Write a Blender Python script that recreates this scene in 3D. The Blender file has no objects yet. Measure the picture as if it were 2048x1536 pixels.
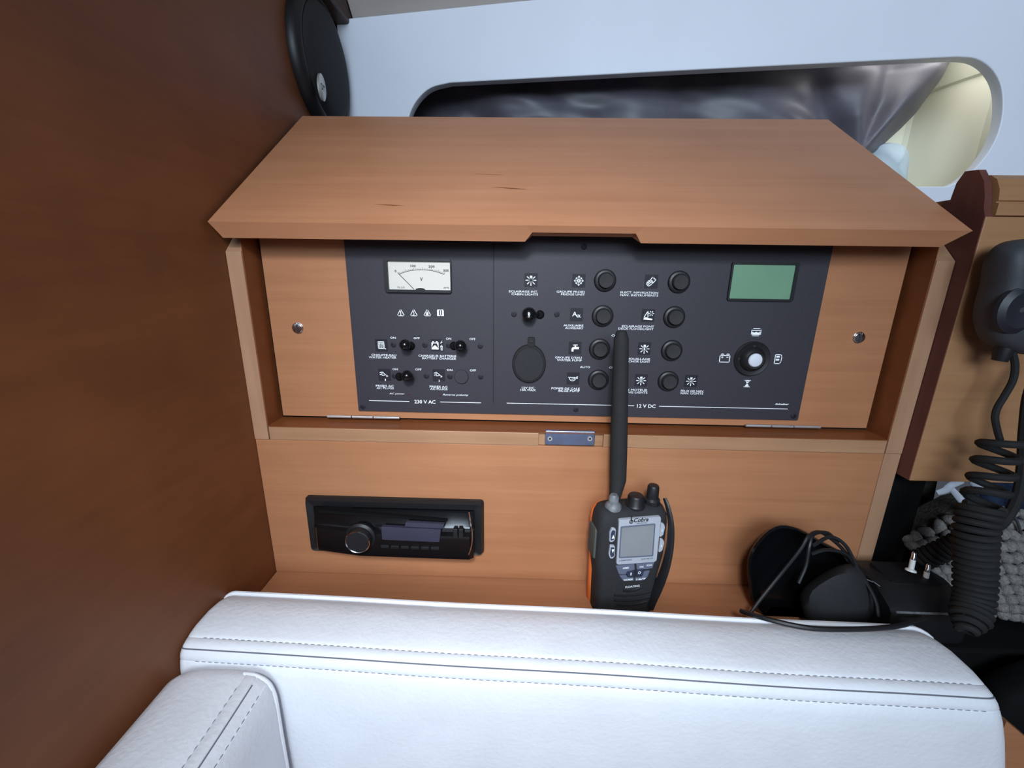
import bpy, bmesh, math, random
from mathutils import Vector, Matrix, noise

random.seed(7)
scene = bpy.context.scene
COL = scene.collection

# ------------------------------------------------------------------ camera, world, light, exposure
CAM = Vector((0.0, 0.0, 0.3289))
F_PX = 850.0                                   # focal length, in pixels of the 2048 wide frame
R = Matrix(((0.999566, 0.026111, 0.013652), (0.02009, -0.265028, -0.964032), (-0.021554, 0.963887, -0.265437)))
cam_data = bpy.data.cameras.new('camera')
cam_data.sensor_width = 36.0
cam_data.lens = F_PX / 2048.0 * 36.0
cam_data.clip_start = 0.01
cam = bpy.data.objects.new('camera', cam_data)
m = Matrix(((R[0][0], -R[1][0], -R[2][0]), (R[0][1], -R[1][1], -R[2][1]), (R[0][2], -R[1][2], -R[2][2]))).to_4x4()
m.translation = CAM
cam.matrix_world = m
COL.objects.link(cam)
scene.camera = cam

scene.view_settings.view_transform = 'Standard'
scene.view_settings.look = 'None'
scene.view_settings.gamma = 1.0
scene.view_settings.use_curve_mapping = False
scene.view_settings.exposure = 0.0

world = bpy.data.worlds.new('cabin_air')
world.use_nodes = True
world.node_tree.nodes['Background'].inputs[0].default_value = (0.55, 0.62, 0.78, 1)
world.node_tree.nodes['Background'].inputs[1].default_value = 0.10
scene.world = world


def area_light(name, loc, target, sx, sy, power, color):
    d = bpy.data.lights.new(name, 'AREA')
    d.shape = 'RECTANGLE'
    d.size, d.size_y, d.energy, d.color = sx, sy, power, color
    o = bpy.data.objects.new(name, d)
    o.location = loc
    o.rotation_euler = (Vector(target) - Vector(loc)).to_track_quat('-Z', 'Y').to_euler()
    COL.objects.link(o)
    return o


# daylight falling in through the companionway behind the photographer, and the windows across the cabin
area_light('companionway_daylight', (0.0, -1.25, 0.88), (0.1, 0.45, 0.3), 0.9, 0.6, 22, (0.70, 0.85, 1.0))
area_light('window_daylight', (0.30, -1.3, 0.62), (0.2, 0.5, 0.35), 1.0, 0.35, 4, (0.70, 0.84, 1.0))
# added light: bright pool mid-cabinet, standing in for the lens's dark edges
lamp = area_light('center_pool_fill', (-0.02, -0.22, 0.60), (-0.03, 0.39, 0.12), 0.08, 0.08, 0.80, (0.88, 0.94, 1.0))
lamp.data.spread = math.radians(66)

# ------------------------------------------------------------------ materials


def lin(c):
    return tuple(((v / 255.0) / 12.92 if v / 255.0 <= 0.04045 else ((v / 255.0 + 0.055) / 1.055) ** 2.4) for v in c)


def pbr(name, srgb, rough=0.5, metal=0.0, spec=0.5, vary=0.0, vscale=20.0, bump=0.0, bscale=200.0, coat=0.0, stretch=None):
    mt = bpy.data.materials.new(name)
    mt.use_nodes = True
    nt = mt.node_tree
    b = nt.nodes['Principled BSDF']
    c = lin(srgb)
    b.inputs['Base Color'].default_value = (*c, 1)
    b.inputs['Roughness'].default_value = rough
    b.inputs['Metallic'].default_value = metal
    b.inputs['Specular IOR Level'].default_value = spec
    b.inputs['Coat Weight'].default_value = coat
    tc = nt.nodes.new('ShaderNodeTexCoord')
    src = tc.outputs['Object']
    if stretch:
        mp = nt.nodes.new('ShaderNodeMapping')
        mp.inputs['Scale'].default_value = stretch
        nt.links.new(src, mp.inputs[0])
        src = mp.outputs[0]
    n = nt.nodes.new('ShaderNodeTexNoise')
    n.inputs['Scale'].default_value = vscale
    n.inputs['Detail'].default_value = 6
    nt.links.new(src, n.inputs['Vector'])
    r = nt.nodes.new('ShaderNodeValToRGB')
    v = max(vary, 0.02)
    r.color_ramp.elements[0].position = 0.3
    r.color_ramp.elements[1].position = 0.7
    r.color_ramp.elements[0].color = (*[x * (1 - v) for x in c], 1)
    r.color_ramp.elements[1].color = (*[min(1, x * (1 + v)) for x in c], 1)
    nt.links.new(n.outputs['Fac'], r.inputs[0])
    nt.links.new(r.outputs[0], b.inputs['Base Color'])
    if bump:
        n2 = nt.nodes.new('ShaderNodeTexNoise')
        n2.inputs['Scale'].default_value = bscale
        n2.inputs['Detail'].default_value = 4
        nt.links.new(src, n2.inputs['Vector'])
        bp = nt.nodes.new('ShaderNodeBump')
        bp.inputs['Strength'].default_value = bump
        bp.inputs['Distance'].default_value = 0.002
        nt.links.new(n2.outputs['Fac'], bp.inputs['Height'])
        nt.links.new(bp.outputs[0], b.inputs['Normal'])
    return mt


def wood(name, dark, mid, light, scale, rough=0.42, mottled=0.35):
    """veneer: long streaks along the axis with the small scale, fine pores, slow mottling"""
    mt = bpy.data.materials.new(name)
    mt.use_nodes = True
    nt = mt.node_tree
    L = nt.links.new
    b = nt.nodes['Principled BSDF']
    b.inputs['Roughness'].default_value = rough
    b.inputs['Specular IOR Level'].default_value = 0.35
    tc = nt.nodes.new('ShaderNodeTexCoord')
    mp = nt.nodes.new('ShaderNodeMapping')
    mp.inputs['Scale'].default_value = scale
    L(tc.outputs['Object'], mp.inputs[0])
    n1 = nt.nodes.new('ShaderNodeTexNoise')
    n1.inputs['Scale'].default_value = 1.0
    n1.inputs['Detail'].default_value = 8
    n1.inputs['Roughness'].default_value = 0.62
    n1.inputs['Distortion'].default_value = 0.3
    L(mp.outputs[0], n1.inputs['Vector'])
    n2 = nt.nodes.new('ShaderNodeTexNoise')
    n2.inputs['Scale'].default_value = 14.0
    n2.inputs['Detail'].default_value = 5
    L(tc.outputs['Object'], n2.inputs['Vector'])
    n3 = nt.nodes.new('ShaderNodeTexNoise')
    n3.inputs['Scale'].default_value = 5.0
    n3.inputs['Detail'].default_value = 3
    L(mp.outputs[0], n3.inputs['Vector'])
    mx = nt.nodes.new('ShaderNodeMix')
    mx.inputs[0].default_value = mottled
    L(n1.outputs['Fac'], mx.inputs[2])
    L(n2.outputs['Fac'], mx.inputs[3])
    mx2 = nt.nodes.new('ShaderNodeMix')
    mx2.inputs[0].default_value = 0.18
    L(mx.outputs[0], mx2.inputs[2])
    L(n3.outputs['Fac'], mx2.inputs[3])
    r = nt.nodes.new('ShaderNodeValToRGB')
    e = r.color_ramp.elements
    e[0].position, e[0].color = 0.30, (*lin(dark), 1)
    e[1].position, e[1].color = 0.72, (*lin(light), 1)
    k = e.new(0.5)
    k.color = (*lin(mid), 1)
    L(mx2.outputs[0], r.inputs[0])
    L(r.outputs[0], b.inputs['Base Color'])
    bp = nt.nodes.new('ShaderNodeBump')
    bp.inputs['Strength'].default_value = 0.06
    bp.inputs['Distance'].default_value = 0.001
    L(n1.outputs['Fac'], bp.inputs['Height'])
    L(bp.outputs[0], b.inputs['Normal'])
    return mt


M = {}
M['wood_x'] = wood('teak_veneer_long', (155, 103, 71), (166, 113, 79), (176, 122, 87), (3, 90, 110))
M['wood_lid'] = wood('teak_veneer_lid', (172, 116, 82), (183, 126, 91), (193, 135, 99), (2.6, 80, 80))
M['wood_z'] = wood('teak_solid_upright', (146, 108, 80), (166, 126, 98), (178, 140, 112), (40, 40, 3))
M['wood_edge'] = wood('teak_edge_strip', (142, 104, 74), (160, 120, 90), (176, 134, 102), (3, 60, 60))
M['wood_in'] = wood('teak_shade_and_streak', (112, 62, 32), (124, 70, 38), (134, 78, 44), (3, 40, 40))  # darker teak: recess shade put into the colour; also the lid's grain streaks
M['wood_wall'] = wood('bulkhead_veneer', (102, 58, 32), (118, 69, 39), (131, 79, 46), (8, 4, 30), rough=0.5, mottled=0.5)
M['wood_locker'] = wood('locker_veneer', (150, 106, 72), (162, 118, 82), (172, 128, 92), (3, 60, 70))
M['wood_red'] = wood('mahogany_end_panel', (86, 48, 42), (100, 58, 50), (112, 68, 58), (30, 30, 4), rough=0.5)
M['wood_dark'] = wood('dark_beam', (52, 32, 26), (64, 40, 32), (74, 48, 38), (20, 3, 20))
M['white_gel'] = pbr('white_gelcoat', (236, 241, 252), 0.4, vary=0.03, vscale=8, bump=0.02, bscale=300)
M['headliner'] = pbr('grey_headliner', (206, 196, 188), 0.8, vary=0.04, vscale=12, bump=0.05, bscale=500)
M['cream'] = pbr('cream_liner', (232, 230, 210), 0.6, vary=0.03, vscale=6)
M['leather'] = pbr('white_leather', (226, 228, 234), 0.5, vary=0.035, vscale=25, bump=0.22, bscale=260)
M['leather_fold'] = pbr('white_leather_piping', (228, 229, 234), 0.45, vary=0.03, vscale=40, bump=0.1, bscale=300)
M['thread'] = pbr('grey_thread', (128, 132, 142), 0.8)
M['seam'] = pbr('seam_shade', (108, 110, 120), 0.9)
M['panel'] = pbr('slate_panel_face', (50, 47, 54), 0.55, spec=0.35, vary=0.10, vscale=900, bump=0.05, bscale=1500)
M['tile'] = pbr('printed_black_square', (30, 28, 36), 0.6, spec=0.3)
M['ink'] = pbr('white_print', (236, 238, 242), 0.7)
M['blk'] = pbr('black_plastic', (25, 25, 27), 0.45, spec=0.4, vary=0.06, vscale=200)
M['blk_matte'] = pbr('matt_black_plastic', (40, 40, 42), 0.75, spec=0.25, vary=0.08, vscale=300, bump=0.1, bscale=900)
M['blk_gloss'] = pbr('gloss_black_plastic', (14, 14, 16), 0.16, spec=0.5)
M['blk_deep'] = pbr('deep_black', (10, 10, 11), 0.8, spec=0.15)
M['rubber'] = pbr('black_rubber', (36, 36, 36), 0.8, spec=0.25, vary=0.08, vscale=150)
M['button'] = pbr('button_cap', (42, 41, 42), 0.7, spec=0.3, vary=0.08, vscale=500)
M['grey_rub'] = pbr('worn_grey_rubber', (104, 106, 110), 0.5, vary=0.25, vscale=300)
M['chrome'] = pbr('chrome', (222, 222, 226), 0.12, metal=1.0)
M['steel'] = pbr('brushed_steel', (215, 212, 212), 0.5, metal=1.0, vary=0.1, vscale=60, stretch=(1, 20, 20))
M['steel_blue'] = pbr('striker_steel', (150, 160, 190), 0.42, metal=1.0, vary=0.25, vscale=30)
M['dial'] = pbr('meter_dial_card', (206, 201, 190), 0.6, vary=0.02)
M['dial_ink'] = pbr('meter_ink', (40, 38, 40), 0.7)
M['lcd_green'] = pbr('green_lcd', (104, 140, 114), 0.35, vary=0.04, vscale=30)
M['ball_grey'] = pbr('grey_knob_cap', (200, 203, 212), 0.5, vary=0.03)
M['disp_blue'] = pbr('stereo_display', (52, 52, 68), 0.25, vary=0.06, vscale=60)
M['orange'] = pbr('orange_plastic', (226, 116, 52), 0.55, vary=0.05)
M['silver'] = pbr('silver_grey_plastic', (164, 167, 176), 0.45, vary=0.03)
M['lcd_grey'] = pbr('grey_lcd', (128, 130, 134), 0.3, vary=0.05, vscale=40)
M['key'] = pbr('blue_grey_key', (92, 98, 116), 0.5)
M['key_dark'] = pbr('dark_blue_key', (44, 50, 72), 0.5)
M['ptt'] = pbr('ptt_rubber', (66, 72, 68), 0.8)
M['mic'] = pbr('mic_plastic', (56, 58, 63), 0.6, vary=0.06, vscale=100, bump=0.08, bscale=600)
M['mic_dark'] = pbr('mic_dark_plastic', (30, 31, 40), 0.5)
M['yarn'] = pbr('grey_wool', (128, 124, 120), 0.95, spec=0.15, vary=0.3, vscale=500, bump=0.5, bscale=900)
M['yarn_dark'] = pbr('dark_grey_brown_wool', (70, 66, 60), 0.95, spec=0.1, vary=0.3, vscale=300, bump=0.5, bscale=500)  # darker wool for the blanket backing and the blanket's painted shaded end
M['navy'] = pbr('navy_fabric', (26, 36, 58), 0.8, spec=0.2, vary=0.3, vscale=80, bump=0.3, bscale=300)
M['satin'] = pbr('grey_satin', (88, 85, 95), 0.45, spec=0.55, vary=0.35, vscale=14)
M['pale'] = pbr('pale_blue_cloth', (196, 212, 222), 0.7, vary=0.05)
M['strap'] = pbr('white_strap', (205, 212, 224), 0.6, vary=0.06)
M['pin_white'] = pbr('pin_sleeve', (225, 225, 222), 0.5)
M['badge'] = pbr('speaker_badge', (196, 196, 190), 0.35, metal=0.6)
M['red'] = pbr('dark_red_led', (70, 30, 34), 0.3)

# ------------------------------------------------------------------ helpers


def ray(px, py):
    v = Vector((px - 1024.0, py - 768.0, F_PX))
    return Vector((sum(R[i][0] * v[i] for i in range(3)), sum(R[i][1] * v[i] for i in range(3)), sum(R[i][2] * v[i] for i in range(3))))


def at_y(px, py, Y):
    d = ray(px, py)
    return CAM + d * ((Y - CAM.y) / d.y)


def at_z(px, py, Z):
    d = ray(px, py)
    return CAM + d * ((Z - CAM.z) / d.z)


def at_x(px, py, X):
    d = ray(px, py)
    return CAM + d * ((X - CAM.x) / d.x)


class Frame:
    """a flat working face in the scene: origin, right (U), up (W) and outward normal (N), all in metres"""

    def __init__(s, o, u, w):
        s.o, s.u, s.w = Vector(o), Vector(u).normalized(), Vector(w).normalized()
        s.n = s.u.cross(s.w).normalized()

    def p(s, a, b, d=0.0):
        return s.o + s.u * a + s.w * b + s.n * d

    def px(s, x, y, d=0.0):
        r = ray(x, y)
        o = s.o + s.n * d
        q = CAM + r * ((o - CAM).dot(s.n) / r.dot(s.n)) - o
        return (q.dot(s.u), q.dot(s.w))


class MB:
    def __init__(s):
        s.bm = bmesh.new()

    def face(s, vs):
        try:
            return s.bm.faces.new(vs)
        except ValueError:
            return None

    def v(s, p):
        return s.bm.verts.new(p)

    def box(s, x0, x1, y0, y1, z0, z1, bev=0.0):
        c = [s.v((x, y, z)) for x in (x0, x1) for y in (y0, y1) for z in (z0, z1)]
        fs = [s.face([c[i] for i in q]) for q in ((0, 1, 3, 2), (4, 6, 7, 5), (0, 4, 5, 1), (2, 3, 7, 6), (0, 2, 6, 4), (1, 5, 7, 3))]
        if bev:
            es = list({e for f in fs for e in f.edges})
            bmesh.ops.bevel(s.bm, geom=es, offset=bev, segments=2, profile=0.5, affect='EDGES')
        return s

    def prism(s, a, b, bev=0.0):
        """solid between two rings of equally many points"""
        A, Bv = [s.v(p) for p in a], [s.v(p) for p in b]
        n = len(A)
        fs = [s.face(A[::-1]), s.face(Bv)]
        for i in range(n):
            fs.append(s.face([A[i], A[(i + 1) % n], Bv[(i + 1) % n], Bv[i]]))
        if bev:
            es = [e for e in fs[1].edges]
            bmesh.ops.bevel(s.bm, geom=es, offset=bev, segments=2, profile=0.5, affect='EDGES')
        return s

    def plate(s, fr, pts, d0, d1, bev=0.0, taper=1.0):
        cx = sum(p[0] for p in pts) / len(pts)
        cy = sum(p[1] for p in pts) / len(pts)
        return s.prism([fr.p(a, b, d0) for a, b in pts], [fr.p(cx + (a - cx) * taper, cy + (b - cy) * taper, d1) for a, b in pts], bev)

    def lathe(s, o, axis, prof, n=24, up=None, sx=1.0, sy=1.0, cap=True):
        """profile of (radius, height) turned about axis"""
        o, ax = Vector(o), Vector(axis).normalized()
        t = Vector(up) if up else (Vector((0, 0, 1)) if abs(ax.z) < 0.9 else Vector((1, 0, 0)))
        a = (t - ax * t.dot(ax)).normalized()
        b = ax.cross(a)
        rings = []
        for r, h in prof:
            if r < 1e-6:
                rings.append([s.v(o + ax * h)])
            else:
                rings.append([s.v(o + ax * h + a * (r * sx * math.cos(2 * math.pi * i / n)) + b * (r * sy * math.sin(2 * math.pi * i / n))) for i in range(n)])
        for q, w in zip(rings, rings[1:]):
            for i in range(n):
                j = (i + 1) % n
                if len(q) == 1 and len(w) == 1:
                    continue
                if len(q) == 1:
                    s.face([q[0], w[j], w[i]])
                elif len(w) == 1:
                    s.face([q[i], q[j], w[0]])
                else:
                    s.face([q[i], q[j], w[j], w[i]])
        for ring, flip in ((rings[0], True), (rings[-1], False)):
            if cap and len(ring) > 1:
                s.face(ring[::-1] if flip else ring)
        return s

    def tube(s, pts, r, n=8, sx=1.0):
        pts = [Vector(p) for p in pts]
        rs = r if isinstance(r, (list, tuple)) else [r] * len(pts)
        prev = None
        rings = []
        for i, p in enumerate(pts):
            t = (pts[min(i + 1, len(pts) - 1)] - pts[max(i - 1, 0)]).normalized()
            if prev is None:
                h = Vector((0, 0, 1)) if abs(t.z) < 0.9 else Vector((1, 0, 0))
                prev = (h - t * h.dot(t)).normalized()
            else:
                prev = (prev - t * prev.dot(t)).normalized()
            c = t.cross(prev)
            rings.append([s.v(p + (prev * math.cos(2 * math.pi * k / n) + c * (sx * math.sin(2 * math.pi * k / n))) * rs[i]) for k in range(n)])
        for a, b in zip(rings, rings[1:]):
            for k in range(n):
                s.face([a[k], a[(k + 1) % n], b[(k + 1) % n], b[k]])
        s.face(rings[0][::-1])
        s.face(rings[-1])
        return s

    def loft(s, rings, cap=True):
        vs = [[s.v(p) for p in r] for r in rings]
        n = len(vs[0])
        for a, b in zip(vs, vs[1:]):
            for k in range(n):
                s.face([a[k], a[(k + 1) % n], b[(k + 1) % n], b[k]])
        if cap:
            s.face(vs[0][::-1])
            s.face(vs[-1])
        return s

    def grid(s, rows):
        vs = [[s.v(p) for p in r] for r in rows]
        for a, b in zip(vs, vs[1:]):
            for k in range(len(a) - 1):
                s.face([a[k], a[k + 1], b[k + 1], b[k]])
        return s

    def stroke(s, fr, pts, wd, d0=0.0002, d1=0.0004, closed=False):
        """flat printed line"""
        P = [Vector((a, b)) for a, b in pts]
        n = len(P)
        for i in range(n if closed else n - 1):
            a, b = P[i], P[(i + 1) % n]
            t = (b - a)
            if t.length < 1e-9:
                continue
            t.normalize()
            q = Vector((-t.y, t.x)) * wd / 2
            a2, b2 = a - t * wd * 0.4, b + t * wd * 0.4
            s.face([s.v(fr.p(c.x, c.y, d1)) for c in (a2 - q, b2 - q, b2 + q, a2 + q)])
        return s

    def fill(s, fr, pts, d=0.0004):
        s.face([s.v(fr.p(a, b, d)) for a, b in pts])
        return s

    def obj(s, name, mat, parent=None, smooth=True, angle=35, loc=None):
        bmesh.ops.recalc_face_normals(s.bm, faces=s.bm.faces)
        me = bpy.data.meshes.new(name)
        s.bm.to_mesh(me)
        s.bm.free()
        return link(name, me, mat, parent, smooth, angle, loc)


def link(name, me, mat, parent=None, smooth=True, angle=35, loc=None):
    if mat is not None and not me.materials:
        me.materials.append(mat)
    if smooth and not me.has_custom_normals:
        me.polygons.foreach_set('use_smooth', [True] * len(me.polygons))
        me.set_sharp_from_angle(angle=math.radians(angle))
    o = bpy.data.objects.new(name, me)
    if loc is not None:
        o.location = loc
    COL.objects.link(o)
    if parent is not None:
        o.parent = parent
        if parent.type == 'EMPTY':
            o.matrix_parent_inverse = Matrix.Translation(-parent.location)
        elif parent.location.length > 0:
            o.matrix_parent_inverse = Matrix.Translation(-parent.location)
    return o


def thing(name, label, cat, loc, group=None):
    o = bpy.data.objects.new(name, None)
    o.empty_display_size = 0.02
    o.location = loc
    COL.objects.link(o)
    o['label'], o['category'] = label, cat
    if group:
        o['group'] = group
    return o


def structure(o, label=None):
    o['kind'] = 'structure'
    if label:
        o['label'] = label
    return o


def smooth_path(pts, k=8):
    P = [Vector(p) for p in pts]
    P = [P[0] * 2 - P[1]] + P + [P[-1] * 2 - P[-2]]
    out = []
    for i in range(1, len(P) - 2):
        a, b, c, d = P[i - 1:i + 3]
        for j in range(k):
            t = j / k
            out.append(0.5 * ((2 * b) + (c - a) * t + (2 * a - 5 * b + 4 * c - d) * t * t + (3 * b - a - 3 * c + d) * t ** 3))
    out.append(P[-2])
    return out


def rrect(a0, a1, b0, b1, r, k=4):
    out = []
    for cx, cy, s in ((a1 - r, b1 - r, 0), (a0 + r, b1 - r, 90), (a0 + r, b0 + r, 180), (a1 - r, b0 + r, 270)):
        for i in range(k + 1):
            t = math.radians(s + 90 * i / k)
            out.append((cx + r * math.cos(t), cy + r * math.sin(t)))
    return out


def circ(a, b, r, n=16, ry=None):
    ry = ry or r
    return [(a + r * math.cos(2 * math.pi * i / n), b + ry * math.sin(2 * math.pi * i / n)) for i in range(n)]


def round_quad(q, r, k=4):
    """rounded corners for any convex outline"""
    out = []
    n = len(q)
    for i in range(n):
        p0, p1, p2 = Vector(q[i - 1]), Vector(q[i]), Vector(q[(i + 1) % n])
        a, b = p1 + (p0 - p1).normalized() * r, p1 + (p2 - p1).normalized() * r
        for j in range(k + 1):
            t = j / k
            out.append(tuple(a * (1 - t) ** 2 + p1 * 2 * t * (1 - t) + b * t * t))
    return out


def text_mesh(s, bold=0.0, shear=0.0):
    cu = bpy.data.curves.new('lettering', 'FONT')
    cu.body = s
    cu.size = 1.0
    cu.offset = bold
    cu.shear = shear
    cu.resolution_u = 2
    o = bpy.data.objects.new('lettering', cu)
    COL.objects.link(o)
    dg = bpy.context.evaluated_depsgraph_get()
    ev = o.evaluated_get(dg)
    me = bpy.data.meshes.new_from_object(ev)
    bpy.data.objects.remove(o)
    bpy.data.curves.remove(cu)
    return me


def lettering(name, s, fr, a0, a1, bmid, h, mat, parent, d=0.0004, bold=0.012, shear=0.0, rot=0.0):
    """printed words on a face, fitted between a0 and a1 with letter height h"""
    me = text_mesh(s, bold, shear)
    xs = [v.co.x for v in me.vertices]
    ys = [v.co.y for v in me.vertices]
    x0, x1, y0, y1 = min(xs), max(xs), min(ys), max(ys)
    ca, cb = (a0 + a1) / 2, bmid
    for v in me.vertices:
        a = a0 + (v.co.x - x0) / (x1 - x0) * (a1 - a0)
        b = bmid + ((v.co.y - y0) / (y1 - y0) - 0.5) * h
        if rot:
            da, db = a - ca, b - cb
            a, b = ca + da * math.cos(rot) - db * math.sin(rot), cb + da * math.sin(rot) + db * math.cos(rot)
        v.co = fr.p(a, b, d)
    return link(name, me, mat, parent, smooth=False)


X_WALL = -0.2676
FRONT = 0.392            # front of the cabinet's frame
PANEL_Y = 0.4125         # front of the switch panel
XR = 0.3728              # outer right side of the cabinet
LEDGE = 0.1722

# ------------------------------------------------------------------ setting
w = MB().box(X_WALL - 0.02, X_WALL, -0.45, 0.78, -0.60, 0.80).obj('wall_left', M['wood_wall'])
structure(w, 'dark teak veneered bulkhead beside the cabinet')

psi = math.radians(6.5)
WH = Frame((-0.2615, 0.692, 0.0), (math.cos(psi), -math.sin(psi), 0), (0, 0, 1))


def px_list(fr, pts, d=0.0):
    return [fr.px(x, y, d) for x, y in pts]


def spline_px(pts, k=5):
    return [(v.x, v.y) for v in smooth_path([(x, y, 0) for x, y in pts], k)]


hole_px = spline_px([(812, 262), (819, 226), (836, 196), (862, 174), (900, 164)], 4) + [(1400, 137.5), (1880, 113.5)] + \
    spline_px([(1915, 112), (1952, 116), (1981, 134), (2000, 164), (2006, 202), (2002, 246), (1986, 290), (1958, 330), (1925, 360), (1895, 375)], 4)
hole = px_list(WH, hole_px)
zb = hole[-1][1]
hole += [(hole[0][0] + 0.02, zb)]
tl = WH.px(675, 42)
tr = WH.px(1100, -1)
outer = [(tl[0], 0.36), (1.6, 0.36), (1.6, tl[1] + (tr[1] - tl[1]) / (tr[0] - tl[0]) * (1.6 - tl[0])), tl]
cu = bpy.data.curves.new('coachroof', 'CURVE')
cu.dimensions = '2D'
cu.fill_mode = 'BOTH'
cu.extrude = 0.006
cu.bevel_depth = 0.0012
cu.bevel_resolution = 2
for ring in (outer, hole):
    sp = cu.splines.new('POLY')
    sp.points.add(len(ring) - 1)
    for q, (a, b) in zip(sp.points, ring):
        q.co = (a, b, 0, 1)
    sp.use_cyclic_u = True
tmp = bpy.data.objects.new('coachroof', cu)
COL.objects.link(tmp)
me = bpy.data.meshes.new_from_object(tmp.evaluated_get(bpy.context.evaluated_depsgraph_get()))
bpy.data.objects.remove(tmp)
for v in me.vertices:
    v.co = WH.p(v.co.x, v.co.y, v.co.z - 0.006)
wb = structure(link('wall_back', me, M['white_gel'], smooth=False), 'white moulded cabin side with a long round-ended opening')
# moulded recess behind the opening: back, step, sloping top, floor and end
nb = -0.145
s0, s1 = hole[0][0] - 0.05, WH.px(2006, 200)[0] + 0.09
zt = WH.px(1900, 112)[1] + 0.05
zstep = WH.px(1930, 190, nb)[1]


def niche_prof(nb):
    return [(-0.012, zb - 0.012), (nb + 0.02, zb - 0.012), (nb, zb + 0.015), (nb, zstep), (nb + 0.012, zstep + 0.002), (min(-0.016, nb + 0.06), zt), (-0.012, zt)]


mb = MB()
rows = []
sA, sB = WH.px(1800, 300, nb)[0], WH.px(1990, 250, -0.05)[0]
for s_ in [s0, sA - 0.02] + [sA + (sB - sA) * k / 8 for k in range(9)] + [s1]:
    t = min(1.0, max(0.0, (s_ - sA) / (sB - sA)))
    t = t * t * (3 - 2 * t)
    rows.append([WH.p(s_, b, d) for d, b in niche_prof(nb + (0.090) * t)])
mb.grid(rows)
mb.face([mb.v(p) for p in rows[0]])
mb.face([mb.v(p) for p in rows[-1]])
nl = mb.obj('recess_liner', M['cream'], wb, angle=22)
# fill light added out of view at the recess top to brighten it
pt = area_light('recess_fill_light', tuple(WH.p(WH.px(1935, 150)[0], zt - 0.006, -0.034)), tuple(WH.p(WH.px(1925, 150)[0], zb, -0.075)), 0.16, 0.025, 0.13, (1.0, 1.0, 0.97))
nl['label'] = 'cream moulded liner inside the opening'

zc = tl[1] + 0.012
c = MB().prism([(-0.245, 0.46, 0.86), (1.6, 0.20, 0.92), (1.6, 0.66, 0.68), (-0.245, 0.74, 0.628)],
               [(-0.245, 0.46, 0.88), (1.6, 0.20, 0.94), (1.6, 0.66, 0.70), (-0.245, 0.74, 0.648)]).obj('ceiling', M['headliner'], smooth=False)
structure(c, 'grey headliner above the white cabin side')
t = MB().box(X_WALL, -0.246, 0.45, 0.765, 0.648, 0.70, 0.003).obj('trim_1', M['wood_dark'], smooth=False)
structure(t, 'dark wooden beam in the corner above the speaker')
f = MB().box(X_WALL, 1.6, -0.45, 0.78, -0.62, -0.60).obj('floor', M['wood_dark'], smooth=False)
structure(f)

# ------------------------------------------------------------------ instrument cabinet
cab = thing('instrument_cabinet', 'teak instrument cabinet with open sloping lid over the black switch panel', 'cabinet', (0.05, FRONT, 0.0))


def side_profile(x):
    return [(x, FRONT, LEDGE - 0.014), (x, FRONT, 0.3388), (x, 0.452, 0.397), (x, 0.555, 0.462), (x, 0.555, LEDGE - 0.014)]


MB().prism(side_profile(X_WALL + 0.0003), side_profile(-0.2532)).obj('side_panel', M['wood_z'], cab, smooth=False)
MB().prism(side_profile(0.3572), side_profile(XR)).obj('side_panel', M['wood_z'], cab, smooth=False)
# solid edge of the right side running on down to the shelf
MB().box(0.3572, XR, FRONT, 0.43, 0.0, LEDGE - 0.0145, 0.0006).obj('stile', M['wood_z'], cab, smooth=False)
# recess cheeks lining each side panel, recess shade put into their darker colour
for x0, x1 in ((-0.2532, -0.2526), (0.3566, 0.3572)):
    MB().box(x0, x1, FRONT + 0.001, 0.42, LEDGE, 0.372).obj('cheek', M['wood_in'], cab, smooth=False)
MB().box(-0.2525, 0.3565, FRONT, 0.42, LEDGE - 0.0008, LEDGE).obj('ledge', M['wood_in'], cab, smooth=False)  # ledge carries the same painted recess shade
# rail with a routed pocket for the striker
p0, p1 = at_y(1078, 860, FRONT), at_y(1206, 893, FRONT)
zr0 = LEDGE - 0.0145
mb = MB()
mb.box(-0.2520, p0.x, FRONT, 0.421, zr0, LEDGE - 0.0009, 0.0006)
mb.box(p1.x, 0.3563, FRONT, 0.421, zr0, LEDGE - 0.0009, 0.0006)
mb.box(p0.x, p1.x, FRONT + 0.004, 0.421, zr0, LEDGE - 0.0009)
mb.obj('bottom_rail', M['wood_edge'], cab, smooth=False)
MB().box(X_WALL + 0.0003, 0.3570, FRONT + 0.0006, 0.408, 0.0, zr0 - 0.0003, 0.0003).obj('front_panel', M['wood_x'], cab, smooth=False)
MB().box(X_WALL + 0.0003, XR, 0.4205, 0.43, LEDGE - 0.0145, 0.374).obj('back_panel', M['blk_deep'], cab, smooth=False)
MB().box(X_WALL + 0.0003, XR, 0.334, 0.55, -0.016, -0.0002, 0.001).obj('shelf', M['wood_x'], cab, smooth=False)
MB().box(XR + 0.0004, 1.30, 0.318, 0.55, -0.286, -0.0002, 0.003).obj('bay_floor', M['blk_deep'], cab, smooth=False)
# striker plate
st = MB()
q0, q1 = at_y(1091, 862, FRONT), at_y(1189, 892.5, FRONT)
zs0, zs1 = q1.z, q0.z
fr_front = Frame((0, FRONT, 0), (1, 0, 0), (0, 0, 1))
st.plate(fr_front, rrect(q0.x, q1.x, zs0, zs1, 0.0012), -0.0039, -0.0006, 0.0006)
st = st.obj('strike_plate', M['steel_blue'], cab, smooth=False)
for px in (1100, 1180):
    a, b = fr_front.px(px, 878)
    MB().lathe(fr_front.p(a, b, -0.0006), fr_front.n, [(0.0026, 0), (0.0024, 0.0004), (0.001, 0.0004), (0.0008, -0.0004), (0, -0.0004)], 14).obj('screw', M['steel'], st)
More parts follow.
